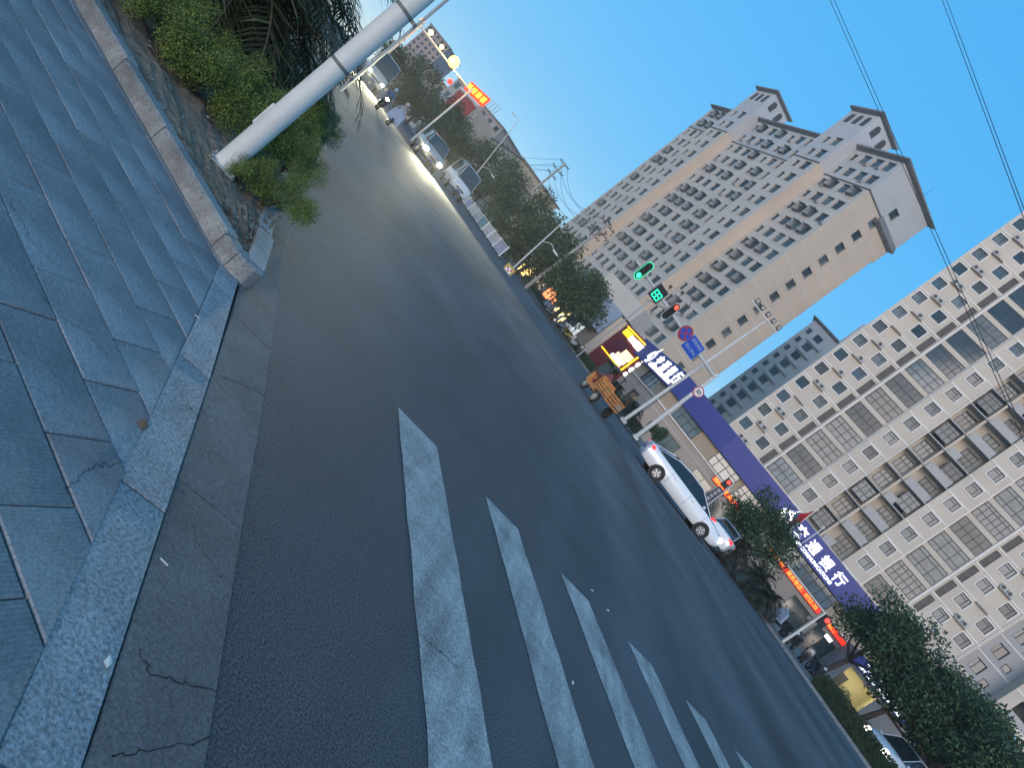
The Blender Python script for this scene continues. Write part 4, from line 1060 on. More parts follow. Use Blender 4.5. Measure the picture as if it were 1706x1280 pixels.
# clipped hedges behind the far kerb
HEDGE = [leafmat('hedge dark', (.03, .05, .024)), leafmat('hedge green', (.045, .075, .03)), leafmat('hedge brown', (.05, .048, .03))]
def hedge(X, Y0, Y1, w_, h, lab, n=5200):
    t = thing('clipped_hedge', lab, 'hedge', rd(X, Y0, .12), ROADROT, 'clipped hedges along the far kerb')
    L_ = Y1 - Y0; b = MB()
    def pick():
        f = random.random(); y = random.uniform(0, L_)
        if f < .45: return Vector((random.uniform(-w_ / 2, w_ / 2), y, h + random.uniform(-.08, .05))), Vector((0, 0, 1))
        return Vector(((-w_ / 2 if f < .85 else w_ / 2) + random.uniform(-.05, .05), y, random.uniform(.02, h))), Vector((-1, 0, .2))
    leaves(b, n, pick, .06, 3, .8, 1.5); b.build('foliage', HEDGE, t)
    c = MB(); c.b2(-w_ / 2 + .08, w_ / 2 - .08, .05, L_ - .05, 0, h - .08); c.build('branch_core', HEDGE[0], t)
hedge(30.6, 44, 51.5, .9, .75, 'long clipped hedge behind the white car and the signal pole')
hedge(30.6, 12.5, 20.5, .9, .75, 'clipped hedge before the lit annexe')
hedge(30.6, 54, 68, .9, .7, 'clipped hedge before the row of parked motorbikes')
hedge(30.6, 70, 86, .9, .7, 'clipped hedge beside the lamp post and the chequered board', 3500)
# round topiary and potted shrubs by the bank
for i, (px, py, d, r, lab) in enumerate(((1088, 712, 47, .42, 'clipped ball shrub beside the signal pole foot'), (1096, 726, 46, .42, 'clipped ball shrub behind the tail of the white car'), (1104, 722, 48, .4, 'clipped ball shrub against the bank glass'), (1180, 835, 44, .6, 'round topiary shrub behind the white car windscreen'), (1400, 1160, 37, .5, 'rounded shrub behind the hedge before the annexe'), (1432, 1215, 35, .5, 'rounded shrub beside the leaning tree trunk'))):
    p = at(px, py, d); t = thing('topiary_shrub', lab, 'shrub', (p.x, p.y, .12), 0, 'clipped shrubs before the bank')
    b = MB(); zc = max(r * .9, p.z - .12)
    leaves(b, 1500, clump_pick([(Vector((0, 0, zc)), r, (1, 1, 1))]), .05, 4, .8, 1.5); b.build('foliage', LD, t)
    MB().tube([(0, 0, 0), (0, 0, zc)], .035, 6).build('stem', BARK, t)

# ------------------------------------------------------------------ signal pole with its long arm
SD = 46.0
sb_ = ground_at(1068, 722, SD); st_ = at(1190, 628, SD)
H6 = st_.z
sp = thing('signal_pole', 'white traffic signal pole with a long arm over the road', 'signal pole', sb_)
top = Vector((st_.x - sb_.x, 0, H6 - .12))
b = MB(); b.tube([(0, 0, 0), top + Vector((0, 0, .25))], [.15, .12], 14); b.build('mast', WHITEPOLE, sp, smooth='auto')
ae = at(1060, 437, 42.3); ae.z = H6; arm_e = ae - sb_; arm_e.z = H6 - .05
b = MB(); b.tube([top, arm_e], [.11, .07], 12); b.build('arm', WHITEPOLE, sp, smooth='auto')
b = MB(); b.box((0, 0, .1), (.4, .4, .2)); b.build('base', WHITEPOLE, sp, bevel=.02)
av = (arm_e - top).normalized()
def along(px, py):                           # point on the arm seen at this pixel
    t = tt(px, py)[0]; a = sb_ + top
    k = (t * a.y - a.x) / (av.x - t * av.y); return a + av * k
FR = math.atan2(av.y, av.x)                  # arm direction; boards face the camera side
def face(p): return math.atan2(-p.x, p.y) * .0 + math.atan2(av.y, av.x) + math.pi
BLACKP = mat('black housing', (.012, .013, .014), .5, .1, 5)
def oval_signal(px, py, lit, lab, colr, lens_i):
    p = along(px, py); t = thing('traffic_signal', lab, 'traffic light', p + Vector((0, 0, 0)), math.pi + FR, 'signal heads on the long arm')
    w_, h = .42, 1.25; pts = []
    for i in range(24):
        a = 2 * math.pi * i / 24; pts.append((math.cos(a) * w_ / 1.7, math.sin(a) * w_ / 1.7 + (h / 2 - .22) * (1 if math.sin(a) > 0 else -1)))
    Mx = Matrix.Rotation(math.pi / 2, 4, 'X')
    b = MB(); b.prism(pts, .10, .22, 0, Mx); b.build('backboard', BLACKP, t)
    b = MB(); ring = [Vector((x * 1.06, -.225, z * 1.04)) for x, z in pts] + [Vector((x * .93, -.225, z * .96)) for x, z in pts]
    n = len(pts); b.add(ring, [(i, (i + 1) % n, n + (i + 1) % n, n + i) for i in range(n)]); b.build('rim', glow('rim ' + lit, colr, .5) if lit == 'green' else WHITEPOLE, t)
    for k in range(3):
        z = .38 - .38 * k; on = k == lens_i
        b = MB(); b.disc((0, -.24, z), (0, 1, 0), .15, 18, 0, .03); b.build('lens', glow('signal ' + lit, colr, 2.5 if lit == 'green' else 1.6) if on else BLACKP, t)
        b = MB(); b.tube([(0, -.24, z), (0, -.36, z)], [.165, .165], 14, cap=False); b.build('visor', BLACKP, t)
    return t
oval_signal(1070, 450, 'green', 'oval traffic signal glowing green at the tip of the arm', (.02, 1.0, .45), 2)
oval_signal(1118, 515, 'red', 'oval traffic signal glowing red in the middle of the arm', (1.0, .06, .03), 0)
p = along(1096, 487); t = thing('countdown_display', 'square countdown display with green digit on the signal arm', 'countdown display', p, math.pi + FR)
MB().b2(-.42, .42, -.24, -.1, -.52, .45).build('housing', BLACKP, t, bevel=.02)
b = MB()
GRN = glow('countdown green', (.02, 1.0, .45), .9)
for z in (-.42, -.20, .02):
    b = MB(); b.b2(-.30, .30, -.26, -.245, z, z + .06); b.build('digit_bar', GRN, t)
for x in (-.30, -.03, .24):
    b = MB(); b.b2(x, x + .06, -.262, -.246, -.36, .02); b.build('digit_bar', GRN, t)
# signs on the arm
SRED, SBLUE, SWHITE = mat('sign red', (.42, .02, .03), .5, .05, 3), mat('sign blue bright', (.012, .07, .46), .5, .05, 3), mat('sign white', (.75, .75, .74), .5, .04, 3)
p = along(1142, 553); t = thing('no_stopping_sign', 'round blue no stopping sign with red ring and cross on the signal arm', 'road sign', p, math.pi + FR)
MB().disc((0, -.16, 0), (0, 1, 0), .50, 28, 0, .03).build('ring', SRED, t); MB().disc((0, -.18, 0), (0, 1, 0), .40, 28, 0, .02).build('face', SBLUE, t)
for a in (R(45), R(-45)):
    b = MB(); b.beam((-.4 * math.cos(a), -.195, -.4 * math.sin(a)), (.4 * math.cos(a), -.195 - (.003 if a > 0 else 0), .4 * math.sin(a)), .014, .085, up=(0, 0, 1)); b.build('cross_bar', SRED, t)
p = along(1157, 574); t = thing('parking_ban_sign', 'blue rectangular sign with two rows of white characters on the signal arm', 'road sign', p, math.pi + FR)
MB().b2(-.62, .62, -.18, -.15, -.62, .42).build('board', SBLUE, t)
SPALE = mat('sign letter pale blue', (.34, .45, .60), .5, .04, 3)
text('lettering', '道路两侧', .26, t, (0, -.19, .17), SPALE, ext=.003, align='CENTER'); text('lettering', '禁止停车', .26, t, (0, -.19, -.33), SPALE, ext=.003, align='CENTER')
b = MB(); b.b2(-.65, .65, -.165, -.14, -.65, .45); b.build('edge', SPALE, t)
p = at(1163, 653, SD); t = thing('speed_limit_sign', 'round white speed limit 50 sign with a dark red ring on the signal pole', 'road sign', (p.x, SD, p.z))
MB().disc((0, -.17, 0), (0, 1, 0), .36, 28, 0, .03).build('ring', SRED, t); MB().disc((0, -.19, 0), (0, 1, 0), .29, 28, 0, .02).build('face', SWHITE, t)
text('lettering', '50', .36, t, (0, -.215, -.01), mat('sign black', (.01, .01, .01), .6, 0), ext=.003, align='CENTER', bold=.01)
# camera pole with the row of square lamps
CD = 47.0; cb = ground_at(1050, 692, CD); ct = at(1275, 535, CD)
cp = thing('camera_pole', 'tall thin white pole with a crossbar of square traffic lamps', 'pole', cb)
b = MB(); b.tube([(0, 0, 0), Vector((ct.x - cb.x, 0, ct.z - .12))], [.13, .08], 12); b.build('mast', WHITEPOLE, cp, smooth='auto')
q0, q1 = at(1252, 500, CD) - cb, at(1296, 556, CD) - cb
MB().beam(q0, q1, .08, .08).build('crossbar', WHITEPOLE, cp)
b = MB(); b.box((0, 0, .12), (.5, .5, .25)); b.build('base', GALV, cp, bevel=.02)
for k in range(5):
    c = q0 + (q1 - q0) * (.1 + .2 * k) + Vector((0, -.1, .24)); b = MB(); b.box(c, (.26, .2, .30)); b.build('lamp_head', BLACKP, cp); b = MB(); b.box(c + Vector((0, -.11, 0)), (.17, .012, .2)); b.build('lamp_glass', mat('lamp glass grey', (.30, .31, .32), .3, .1, 6), cp)
# wire bracket with floodlights beyond
# pedestrian signals
for px0, py0, px1, py1, d, lab in ((1298, 1074, 1377, 1021, 34, 'white pedestrian signal post with a red lamp beside the parked motorbikes'), (1172, 850, 1223, 806, 42.5, 'white pedestrian signal post carrying a blue vertical name board and a red lamp')):
    a, c = ground_at(px0, py0, d), at(px1, py1, d); t = thing('pedestrian_signal', lab, 'signal post', a, 0, 'pedestrian signals at the far kerb')
    MB().tube([(0, 0, 0), c - a], [.075, .055], 10).build('post', WHITEPOLE, t, smooth='auto')
    hd_ = c - a + Vector((0, -.02, -.35)); sd_ = Vector((.27 if '50' in lab or d < 40 else -.27, 0, 0))
    MB().box(hd_ + sd_, (.36, .26, .62)).build('housing', BLACKP, t, bevel=.02)
    for k, col in ((.14, glow('pedestrian red', (1, .04, .03), 1.5)), (-.15, BLACKP)): MB().disc(hd_ + sd_ + Vector((0, -.14, k)), (0, 1, 0), .12, 14, 0, .02).build('lens', col, t)
    if d > 40:
        z0 = hd_.z - .4; MB().b2(-.62, -.22, -.06, -.02, z0 - 1.9, z0).build('name_board', mat('name board blue', (.03, .05, .14), .5, .1, 3), t)
        for k in range(7): MB().b2(-.53, -.31, -.07, -.062, z0 - 1.8 + k * .25, z0 - 1.62 + k * .25).build('character', MATS['air conditioner white'], t)

# ------------------------------------------------------------------ lamp posts, power poles and wires
def lamp_post(px0, py0, px1, py1, d, lab, arms, r=.085):
    a, c = ground_at(px0, py0, d, 0), at(px1, py1, d); t = thing('street_lamp', lab, 'street lamp', a, 0, 'street lamps down the far side')
    tp = c - a; MB().tube([(0, 0, 0), tp], [r, r * .55], 10).build('post', WHITEPOLE, t, smooth='auto')
    for s_, zf, L_, rise in arms:
        z = tp.z * zf; P = [Vector((tp.x * zf, 0, z)) + Vector((s_ * L_ * k / 8, -.1 * k / 8, rise * math.sin(math.pi / 2 * min(1, k / 5)) - (0 if k < 5 else .15 * (k - 5) / 3))) for k in range(9)]
        MB().tube(P, [r * .4] * 9, 6).build('arm', WHITEPOLE, t); e = P[-1]
        MB().ball(e + Vector((s_ * .2, 0, -.05)), .3, 8, 0, (1.2, .5, .3)).build('lamp_head', WTRIM, t)
lamp_post(850, 451, 936, 372, 60, 'white street lamp with one curved arm by the chequered board', ((1, .62, 1.25, .5),))
lamp_post(770, 322, 858, 208, 88, 'white street lamp with a drooping crook arm beside the railing', ((1, .42, 1.6, .5), (-1, .98, .9, 1.1)))
lamp_post(735, 280, 792, 190, 105, 'hazy pale street lamp with a crook arm before the windowed house', ((1, .5, 1.6, .5), (-1, .98, .9, 1.1)))
def power_pole(px0, py0, px1, py1, d, lab, arms):
    a, c = ground_at(px0, py0, d, 0), at(px1, py1, d); t = thing('power_pole', lab, 'power pole', a, 0, 'concrete power poles'); tp = c - a
    MB().tube([(0, 0, 0), tp], [.2, .12], 10).build('shaft', CONCRETE, t, smooth='auto')
    ends = []
    for dz, L_ in arms:
        m_ = tp + Vector((0, 0, -dz)); MB().beam(m_ - Vector((L_, .0, 0)), m_ + Vector((L_, 0, 0)), .09, .09).build('crossarm', DARKMETAL, t)
        for s_ in (-1, -.55, .55, 1):
            q = m_ + Vector((L_ * s_ * .95, 0, .18)); MB().tube([q - Vector((0, 0, .16)), q + Vector((0, 0, .06))], [.05, .06], 6).build('insulator', DARKMETAL, t); ends.append(a + q)
    return a, tp, ends
pa, ptp, e1 = power_pole(812, 378, 943, 272, 88, 'concrete power pole with three crossarms against the open sky', ((.25, .75), (1.3, .9), (2.2, .75)))
pc, ptp2, e2 = power_pole(872, 482, 1016, 372, 70, 'concrete power pole with a tangle of switchgear before the beige tower', ((.3, .8), (1.2, .9), (1.9, .7)))
b = MB()
swg = thing('pole_switchgear', 'dark tangle of fuses and braces on the pole before the beige tower', 'switchgear', pc + ptp2)
for k in range(14):
    b = MB(); p = Vector((random.uniform(-1.3, 1.2), random.uniform(-.3, .3), random.uniform(-2.2, .2))); q = p + Vector((random.uniform(-.7, .7), 0, random.uniform(-.5, .6))); b.tube([p, q], .035, 5); b.tube([q, q + Vector((0, 0, .22))], [.06, .09], 6); b.build('fuse_holder', DARKMETAL, swg)
fr = at(1105, 495, 58)
br = thing('floodlight_bracket', 'dark wire bracket with small black floodlights behind the countdown display', 'floodlights', (fr.x, fr.y, .12))
zt2 = fr.z
MB().tube([(-.4, 0, 0), (-.4, 0, zt2 - .6)], .06, 8).build('post', GALV, br)
for k in range(3):
    x = -.3 + k * .95; z0 = zt2 - .5 + .45 * k
    MB().tube([(x + .5, 0, z0 - .3), (x, 0, z0 + 1.3)], .03, 5).build('rod', DARKMETAL, br); MB().tube([(x - .4, 0, z0 - .8), (x + .5, 0, z0 - .3)], .025, 5).build('stay', DARKMETAL, br)
    b = MB(); b.box((x, -.08, z0 + 1.3), (.28, .2, .24)); b.build('floodlight', BLACKP, br)
def wire(a, c, sag, lab, r=.018, grp='overhead wires'):
    a, c = Vector(a), Vector(c); P = [a + (c - a) * (i / 14) - Vector((0, 0, sag * 4 * (i / 14) * (1 - i / 14))) for i in range(15)]
    o = MB().tube(P, r, 5).build('overhead_wire', WIRE); return tag(o, lab, 'wire', grp)
for i in range(0, 10, 2):
    wire(e1[i], e2[i], 1.6, 'dark sagging wire between the two concrete power poles', .02, 'wires between the power poles')
for i, (px, py) in enumerate(((872, 262), (870, 272), (868, 280), (866, 268), (872, 290))):
    wire(e1[i * 2], at(px - 40, py - 12, 150), .8, 'dark wire from the power pole towards the five storey house', .02, 'wires towards the house')
for (a, c), lab in ((((1383, 0), (1655, 620)), 'lower overhead wire crossing in front of the beige tower roof'), (((1390, 0), (1662, 620)), 'upper overhead wire crossing in front of the beige tower roof'), (((1570, 0), (1697, 340)), 'lower overhead wire alone against open sky'), (((1577, 0), (1703, 340)), 'upper overhead wire alone against open sky')):
    p, q = at(*a, 34), at(*c, 22); d = (q - p)
    wire(p - d * .5, q + d * .6, 0.0, lab, .012, 'twin overhead wires')
# ------------------------------------------------------------------ vehicles
CGLASS = mat('car glass', (.012, .016, .02), .05, 0, spec=.8)
TAIL = glow('tail light red', (1, .02, .02), 1.6); HEAD = glow('headlight white', (1, .93, .55), 90); HEADOFF = mat('headlight glass', (.55, .57, .58), .1, .1, 6, spec=.8)
PLATE = mat('number plate blue', (.02, .06, .25), .5, .1, 8)
def wheel(parent, loc, r, w_=.2, side=1):
    b = MB(); b.tube([(0, -w_ / 2, 0), (0, -w_ * .4, 0), (0, w_ * .4, 0), (0, w_ / 2, 0)], [r * .93, r, r, r * .93], 22)
    t = b.build('wheel', RUBBER, parent, smooth='auto'); t.location = loc
    b = MB(); y = side * (w_ / 2 + .004)
    b.disc((0, y, 0), (0, 1, 0), r * .64, 20, 0, .012); q = b.build('rim', mat('rim grey', (.16, .16, .165), .4, .1, 6, metal=.5), t)
    for k in range(5):
        a = k * 2 * math.pi / 5; b = MB(); b.beam((0, y + side * .008, 0), (math.cos(a) * r * .6, y + side * .008, math.sin(a) * r * .6), .05, .02, up=(0, 1, 0)); b.build('spoke', CHROME, t)
    return t
def car(name, lab, loc, rz, paint, L=4.7, W=1.8, H=1.46, head=HEADOFF, tail=TAIL, kind='sedan', cat='car', group=None):
    t = thing(name, lab, cat, loc, rz, group); k = L / 4.7; w = W / 2; h = H / 1.46
    if kind == 'sedan':
        st = [(-2.34, .78, .45, .74, .82), (-2.28, .90, .30, .88, .98), (-1.9, .97, .24, .95, 1.04), (-1.2, 1, .21, .95, .98), (0, 1, .20, .93, .95), (1.0, 1, .20, .92, .95), (1.55, .98, .21, .86, .91), (2.05, .93, .24, .74, .80), (2.28, .82, .32, .62, .68), (2.35, .70, .40, .55, .58)]
        gh = [(-1.98, 1.02, 1.03, .86, .80), (-1.15, .96, 1.38, .9, .68), (-.45, .94, 1.455, .9, .68), (.25, .94, 1.44, .9, .67), (1.28, .92, .94, .88, .82)]
    elif kind == 'suv':
        st = [(-2.3, .85, .5, .95, 1.02), (-2.25, .95, .34, 1.02, 1.08), (-1.2, 1, .28, 1.05, 1.08), (1.0, 1, .28, 1.0, 1.04), (1.6, .98, .28, .98, 1.03), (2.1, .92, .32, .86, .92), (2.3, .8, .42, .68, .74)]
        gh = [(-2.2, 1.06, 1.08, .9, .82), (-1.75, 1.04, 1.62, .92, .76), (0, 1.02, 1.68, .92, .76), (.45, 1.0, 1.64, .92, .74), (1.25, 1.0, 1.02, .9, .84)]
    else:   # van
        st = [(-2.3, .95, .35, 1.0, 1.02), (-2.25, 1, .3, 1.05, 1.08), (1.7, 1, .3, 1.02, 1.05), (2.15, .97, .32, .92, .98), (2.3, .9, .4, .7, .75)]
        gh = [(-2.27, 1.0, 1.02, .98, .95), (-2.2, 1.0, 1.85, .97, .86), (.9, 1.0, 1.92, .97, .86), (1.1, 1.0, 1.88, .96, .84), (2.0, 1.0, 1.02, .94, .9)]
    rings = []
    for x, f, zb, zs, zt in st:
        hw = w * f; half = [(hw * .86, zb), (hw * .98, zb + .12), (hw, (zb + zs) / 2), (hw * .985, zs - .06), (hw * .93, zs), (hw * .55, zt)]
        rings.append([Vector((x * k, y, z * h)) for y, z in half] + [Vector((x * k, 0, (zt + .012) * h))] + [Vector((x * k, -y, z * h)) for y, z in half[::-1]])
    MB().loft(rings).build('body', paint, t, smooth='auto')
    gr = [[Vector((x * k, -w * a, zb * h)), Vector((x * k, -w * c, zt * h - .01)), Vector((x * k, 0, zt * h)), Vector((x * k, w * c, zt * h - .01)), Vector((x * k, w * a, zb * h))] for x, zb, zt, a, c in gh]
    MB().loft(gr, closed=False, cap=False).build('glasshouse', CGLASS, t, smooth='auto')
    b = MB(); rf = [[Vector((x * k, -w * (c + .03), zt * h - .02)), Vector((x * k, -w * c * .6, zt * h + .02)), Vector((x * k, 0, zt * h + .028)), Vector((x * k, w * c * .6, zt * h + .02)), Vector((x * k, w * (c + .03), zt * h - .02))] for x, zb, zt, a, c in gh[1:4]]
    b.loft(rf, closed=False, cap=False); b.build('roof', paint, t, smooth='auto')
    for s_ in (-1, 1):
        b = MB(); pts = [Vector((x * k, s_ * w * (c + .015), zt * h - .012)) for x, zb, zt, a, c in gh]; b.tube(pts, .02, 6); b.build('roof_rail', paint, t)
        x = gh[2][0] + .15; b = MB(); b.beam((x * k, s_ * w * gh[2][3] * 1.005, gh[2][1] * h), (x * k, s_ * w * gh[2][4] * 1.02, (gh[2][2] - .03) * h), .06, .03); b.build('door_pillar', DARKMETAL, t)
        b = MB(); b.ball((gh[3][0] * k + .55, s_ * (w + .07), gh[3][1] * h + .05), .11, 6, 0, (.7, 1, .7)); b.build('mirror', paint, t)
        for xd in (-.95, .12, 1.12): b = MB(); b.beam((xd * k, s_ * (w * 1.003), .32 * h), (xd * k, s_ * (w * .985), .88 * h), .012, .012); b.build('door_seam', DARKMETAL, t)
        for xh in (-.75, .3): b = MB(); b.box((xh * k, s_ * (w + .005), .80 * h), (.2, .03, .03)); b.build('door_handle', CHROME, t)
        b = MB(); b.box((-2.2 * k, s_ * w * .76, .86 * h), (.18, .3, .16)); b.build('tail_light', tail, t, bevel=.02)
        b = MB(); b.ball((2.19 * k, s_ * w * .70, .66 * h), .21, 8, 0, (.7, 1.1, .75)); b.build('headlight', head, t)
        for xw in (-1.38 * k, 1.38 * k):
            b = MB(); b.tube([(xw, s_ * (w * .80), .33), (xw, s_ * (w * 1.004), .33)], .385, 22); b.build('wheel_arch', BLACKP, t)
            wheel(t, (xw, s_ * (w - .085), .325), .325, .2, s_)
    b = MB(); b.box((-2.335 * k, 0, .6 * h), (.03, .45, .13)); b.build('number_plate', PLATE, t)
    b = MB(); b.box((2.34 * k, 0, .45 * h), (.03, .45, .13)); b.build('number_plate', PLATE, t)
    b = MB(); b.box((2.28 * k, 0, .58 * h), (.1, .9, .12)); b.build('grille', BLACKP, t)
    return t
CWHITE = mat('white car paint', (.80, .81, .83), .25, .04, 1.5, spec=.6, coat=.6)
CSILV = mat('pale blue car paint', (.45, .50, .54), .3, .05, 1.5, spec=.6, coat=.4)
car('sedan', 'white four door sedan turning side on in the junction', (8.45, 32.0, 0), 0.0, CWHITE, 5.35, 1.85, 1.55, head=glow('dim headlight', (1, .97, .85), 1.2))
p = at(1190, 872, 37.5); car('hatchback', 'white car with glowing red tail lights stopped behind the white sedan', (p.x + .9, 37.5, .12), R(62), CWHITE, 4.1, 1.7, 1.5)
p = at(1492, 1262, 33.5); car('parked_suv', 'pale car with one headlight on parked under the street trees', (p.x, 33.0, .12), R(200), CSILV, 4.5, 1.85, 1.55, head=glow('parking headlight', (1, .95, .8), 6), kind='suv')

# people and two wheelers
def person(parent, name, joints, radii, edges, m, lab=None):
    me = bpy.data.meshes.new(name); me.from_pydata([Vector(j) for j in joints], edges, []); me.materials.append(m)
    o = bpy.data.objects.new(name, me); COL.objects.link(o); o.parent = parent
    sk = o.modifiers.new('skin', 'SKIN'); sk.use_smooth_shade = True
    for v, r in zip(me.skin_vertices[0].data, radii): v.radius = (r, r)
    me.skin_vertices[0].data[0].use_root = True
    o.modifiers.new('sub', 'SUBSURF').levels = 1; o.modifiers['sub'].render_levels = 1
    return o
SKIN = mat('skin', (.35, .20, .14), .6, .05, 5)
def rider(lab, loc, rz, coat, helmet, group, sc=1.0, seat=.72, reach=.42):
    """seated rider facing +x; hips above the seat, hands on the bars"""
    t = thing('person', lab, 'person', loc, rz, group); t.scale = (sc,) * 3
    J = [(-.1, 0, seat + .08), (-.08, 0, seat + .32), (-.02, 0, seat + .52), (0, 0, seat + .60), (.03, 0, seat + .72), (.03, 0, seat + .80)]
    Rr = [.15, .145, .15, .065, .10, .085]; E = [(0, 1), (1, 2), (2, 3), (3, 4), (4, 5)]
    for s_ in (-1, 1):
        o = len(J); J += [(0, s_ * .19, seat + .50), (.16, s_ * .26, seat + .30), (reach, s_ * .27, seat + .30), (reach + .06, s_ * .27, seat + .30)]; Rr += [.07, .055, .042, .04]; E += [(2, o), (o, o + 1), (o + 1, o + 2), (o + 2, o + 3)]
        o = len(J); J += [(0, s_ * .12, seat + .06), (.34, s_ * .16, seat + .02), (.30, s_ * .15, seat - .38), (.42, s_ * .15, seat - .42)]; Rr += [.10, .075, .05, .045]; E += [(0, o), (o, o + 1), (o + 1, o + 2), (o + 2, o + 3)]
    person(t, 'body', J, Rr, E, coat)
    b = MB(); b.ball((.03, 0, seat + .80), .125, 10, 0, (1.1, .95, 1)); b.build('helmet', helmet, t, smooth=True)
    b = MB(); b.ball((.075, 0, seat + .745), .085, 8); b.build('face', SKIN, t, smooth=True)
    for s_ in (-1, 1):
        for f in range(4): b = MB(); b.tube([(reach + .05, s_ * (.235 + f * .02), seat + .31), (reach + .10, s_ * (.235 + f * .02), seat + .30), (reach + .10, s_ * (.235 + f * .02), seat + .265)], .011, 5); b.build('finger', SKIN, t)
        b = MB(); b.tube([(reach + .03, s_ * .225, seat + .30), (reach + .09, s_ * .215, seat + .275)], .012, 5); b.build('thumb', SKIN, t)
    return t
def scooter(lab, loc, rz, col, group, lean=0.0, lamp=None, cover=None, name='motor_scooter'):
    t = thing(name, lab, 'scooter', loc, rz, group); t.rotation_euler[0] = lean
    for x in (-.58, .60):
        b = MB(); b.tube([(x + .0, -.05, .25), (x, .05, .25)], [.25, .25], 16); wq = b.build('wheel', RUBBER, t); b = MB(); b.disc((x, 0, .25), (0, 1, 0), .14, 12, 0, .115); b.build('rim', CHROME, wq)
    b = MB(); b.loft([[Vector((x, y, z)) for y, z in ((-w_, z0), (w_, z0), (w_ * .8, z1), (-w_ * .8, z1))] for x, w_, z0, z1 in ((-.85, .05, .55, .62), (-.6, .14, .42, .70), (-.2, .16, .32, .72), (.0, .14, .25, .5), (.1, .14, .22, .32), (.36, .14, .22, .32))]); b.build('rear_body', col, t, smooth='auto')
    b = MB(); b.loft([[Vector((x, y, z)) for y in (-w_, w_)] + [Vector((x + .06, y, z)) for y in (w_, -w_)] for x, w_, z in ((.36, .16, .28), (.44, .2, .6), (.40, .17, .88), (.36, .1, 1.0))]); b.build('front_shield', col, t, smooth='auto')
    b = MB(); b.loft([[Vector((x, y, z)) for y, z in ((-w_, .7), (w_, .7), (w_ * .9, zt), (-w_ * .9, zt))] for x, w_, zt in ((-.75, .1, .78), (-.5, .15, .80), (-.05, .14, .77), (.05, .1, .74))]); b.build('seat', RUBBER, t, smooth='auto')
    b = MB(); b.tube([(.62, 0, .25), (.40, 0, .98)], .03, 6); b.build('fork', DARKMETAL, t); b = MB(); b.tube([(.34, -.34, 1.02), (.40, -.12, 1.0), (.40, .12, 1.0), (.34, .34, 1.02)], .018, 6); b.build('handlebar', DARKMETAL, t)
    for s_ in (-1, 1):
        b = MB(); b.tube([(.38, s_ * .22, 1.0), (.36, s_ * .30, 1.2)], .008, 5); b.ball((.36, s_ * .30, 1.22), .06, 6, 0, (.4, 1, .7)); b.build('mirror', DARKMETAL, t)
    b = MB(); b.ball((.47, 0, .82), .08, 8, 0, (.6, 1.2, .9)); b.build('headlight', lamp or HEADOFF, t)
    b = MB(); b.ball((-.86, 0, .58), .05, 6); b.build('tail_light', mat('tail glass', (.3, .02, .02), .3, .1, 5), t)
    if cover:
        b = MB(); b.loft([[Vector((.15 + x, y, z)) for y, z in ((-.42, .35), (.42, .35), (.36, .95), (0, 1.15), (-.36, .95))] for x in (.25, .42)], closed=True); b.build('wind_apron', cover, t, smooth='auto')
    return t
DKB = mat('dark blue plastic', (.03, .035, .06), .35, .1, 3, coat=.3); BLKP = mat('black plastic', (.02, .02, .022), .35, .1, 3, coat=.3); SLV = mat('silver plastic', (.28, .30, .33), .35, .1, 3, coat=.3)
GPK = 'scooters parked behind the far kerb'
ABLUE = mat('wind apron pale blue', (.30, .36, .46), .7, .15, 3)
labs = ['dark scooter with a pale blue wind apron parked beside the cycad', 'black scooter parked beside the pedestrian post', 'dark blue scooter standing before the bank glass doors', 'scooter at the end of the bank row beside the forked tree']
for i, (px, py, d, c) in enumerate(((1288, 1050, 37.0, BLKP), (1312, 1078, 36.6, BLKP), (1336, 1098, 36.5, DKB), (1358, 1118, 37, DKB))):
    p = ground_at(px, py, d); scooter(labs[i], p, R(200 + 25 * i), c, GPK, R(6), cover=ABLUE if i == 0 else None)
labs = ['scooter at the far end of the shop row', 'silver scooter beside the parking sign', 'yellow trimmed scooter before the shop windows', 'white and black scooter behind the clipped hedge', 'dark scooter next to the orange tricycle', 'scooter with a pale apron below the faded awning']
for i, (px, py, d, c, cv) in enumerate(((925, 515, 74, SLV, None), (938, 535, 72, SLV, ABLUE), (948, 553, 68, mat('yellow plastic', (.35, .25, .04), .5, .1, 3), None), (960, 566, 66, mat('white plastic', (.5, .5, .5), .4, .1, 3), None), (972, 580, 64, BLKP, None), (916, 500, 76, DKB, ABLUE))):
    p = ground_at(px, py, d); scooter(labs[i], p, R(150 + 30 * i), c, GPK, R(6), cover=cv)
# riders coming down the near lane
LAMPW = glow('scooter headlight', (1, .93, .45), 60)
COATG, COATB = mat('grey coat', (.30, .29, .30), .85, .15, 6), mat('blue coat', (.07, .12, .2), .85, .15, 6)
for (px, py, d, c, hm, col, lab) in ((640, 208, 38, COATG, mat('grey helmet', (.35, .35, .37), .3, .05, 5), SLV, 'in a grey coat and grey helmet'), (618, 186, 40, COATB, mat('pale blue helmet', (.25, .33, .42), .3, .05, 5), BLKP, 'in a dark blue coat and pale helmet')):
    g = gnd(px, py); sca = d / g.y; L0 = Vector((g.x * sca, d, 0)); rz = math.atan2(-L0.y, -L0.x) + .1
    scooter('scooter ridden towards the junction by the person ' + lab, L0, rz, col, 'scooters being ridden', 0, LAMPW, ABLUE if 'grey coat' in lab else None)
    rider('person %s riding a scooter' % lab, L0, rz, c, hm, 'scooter riders')
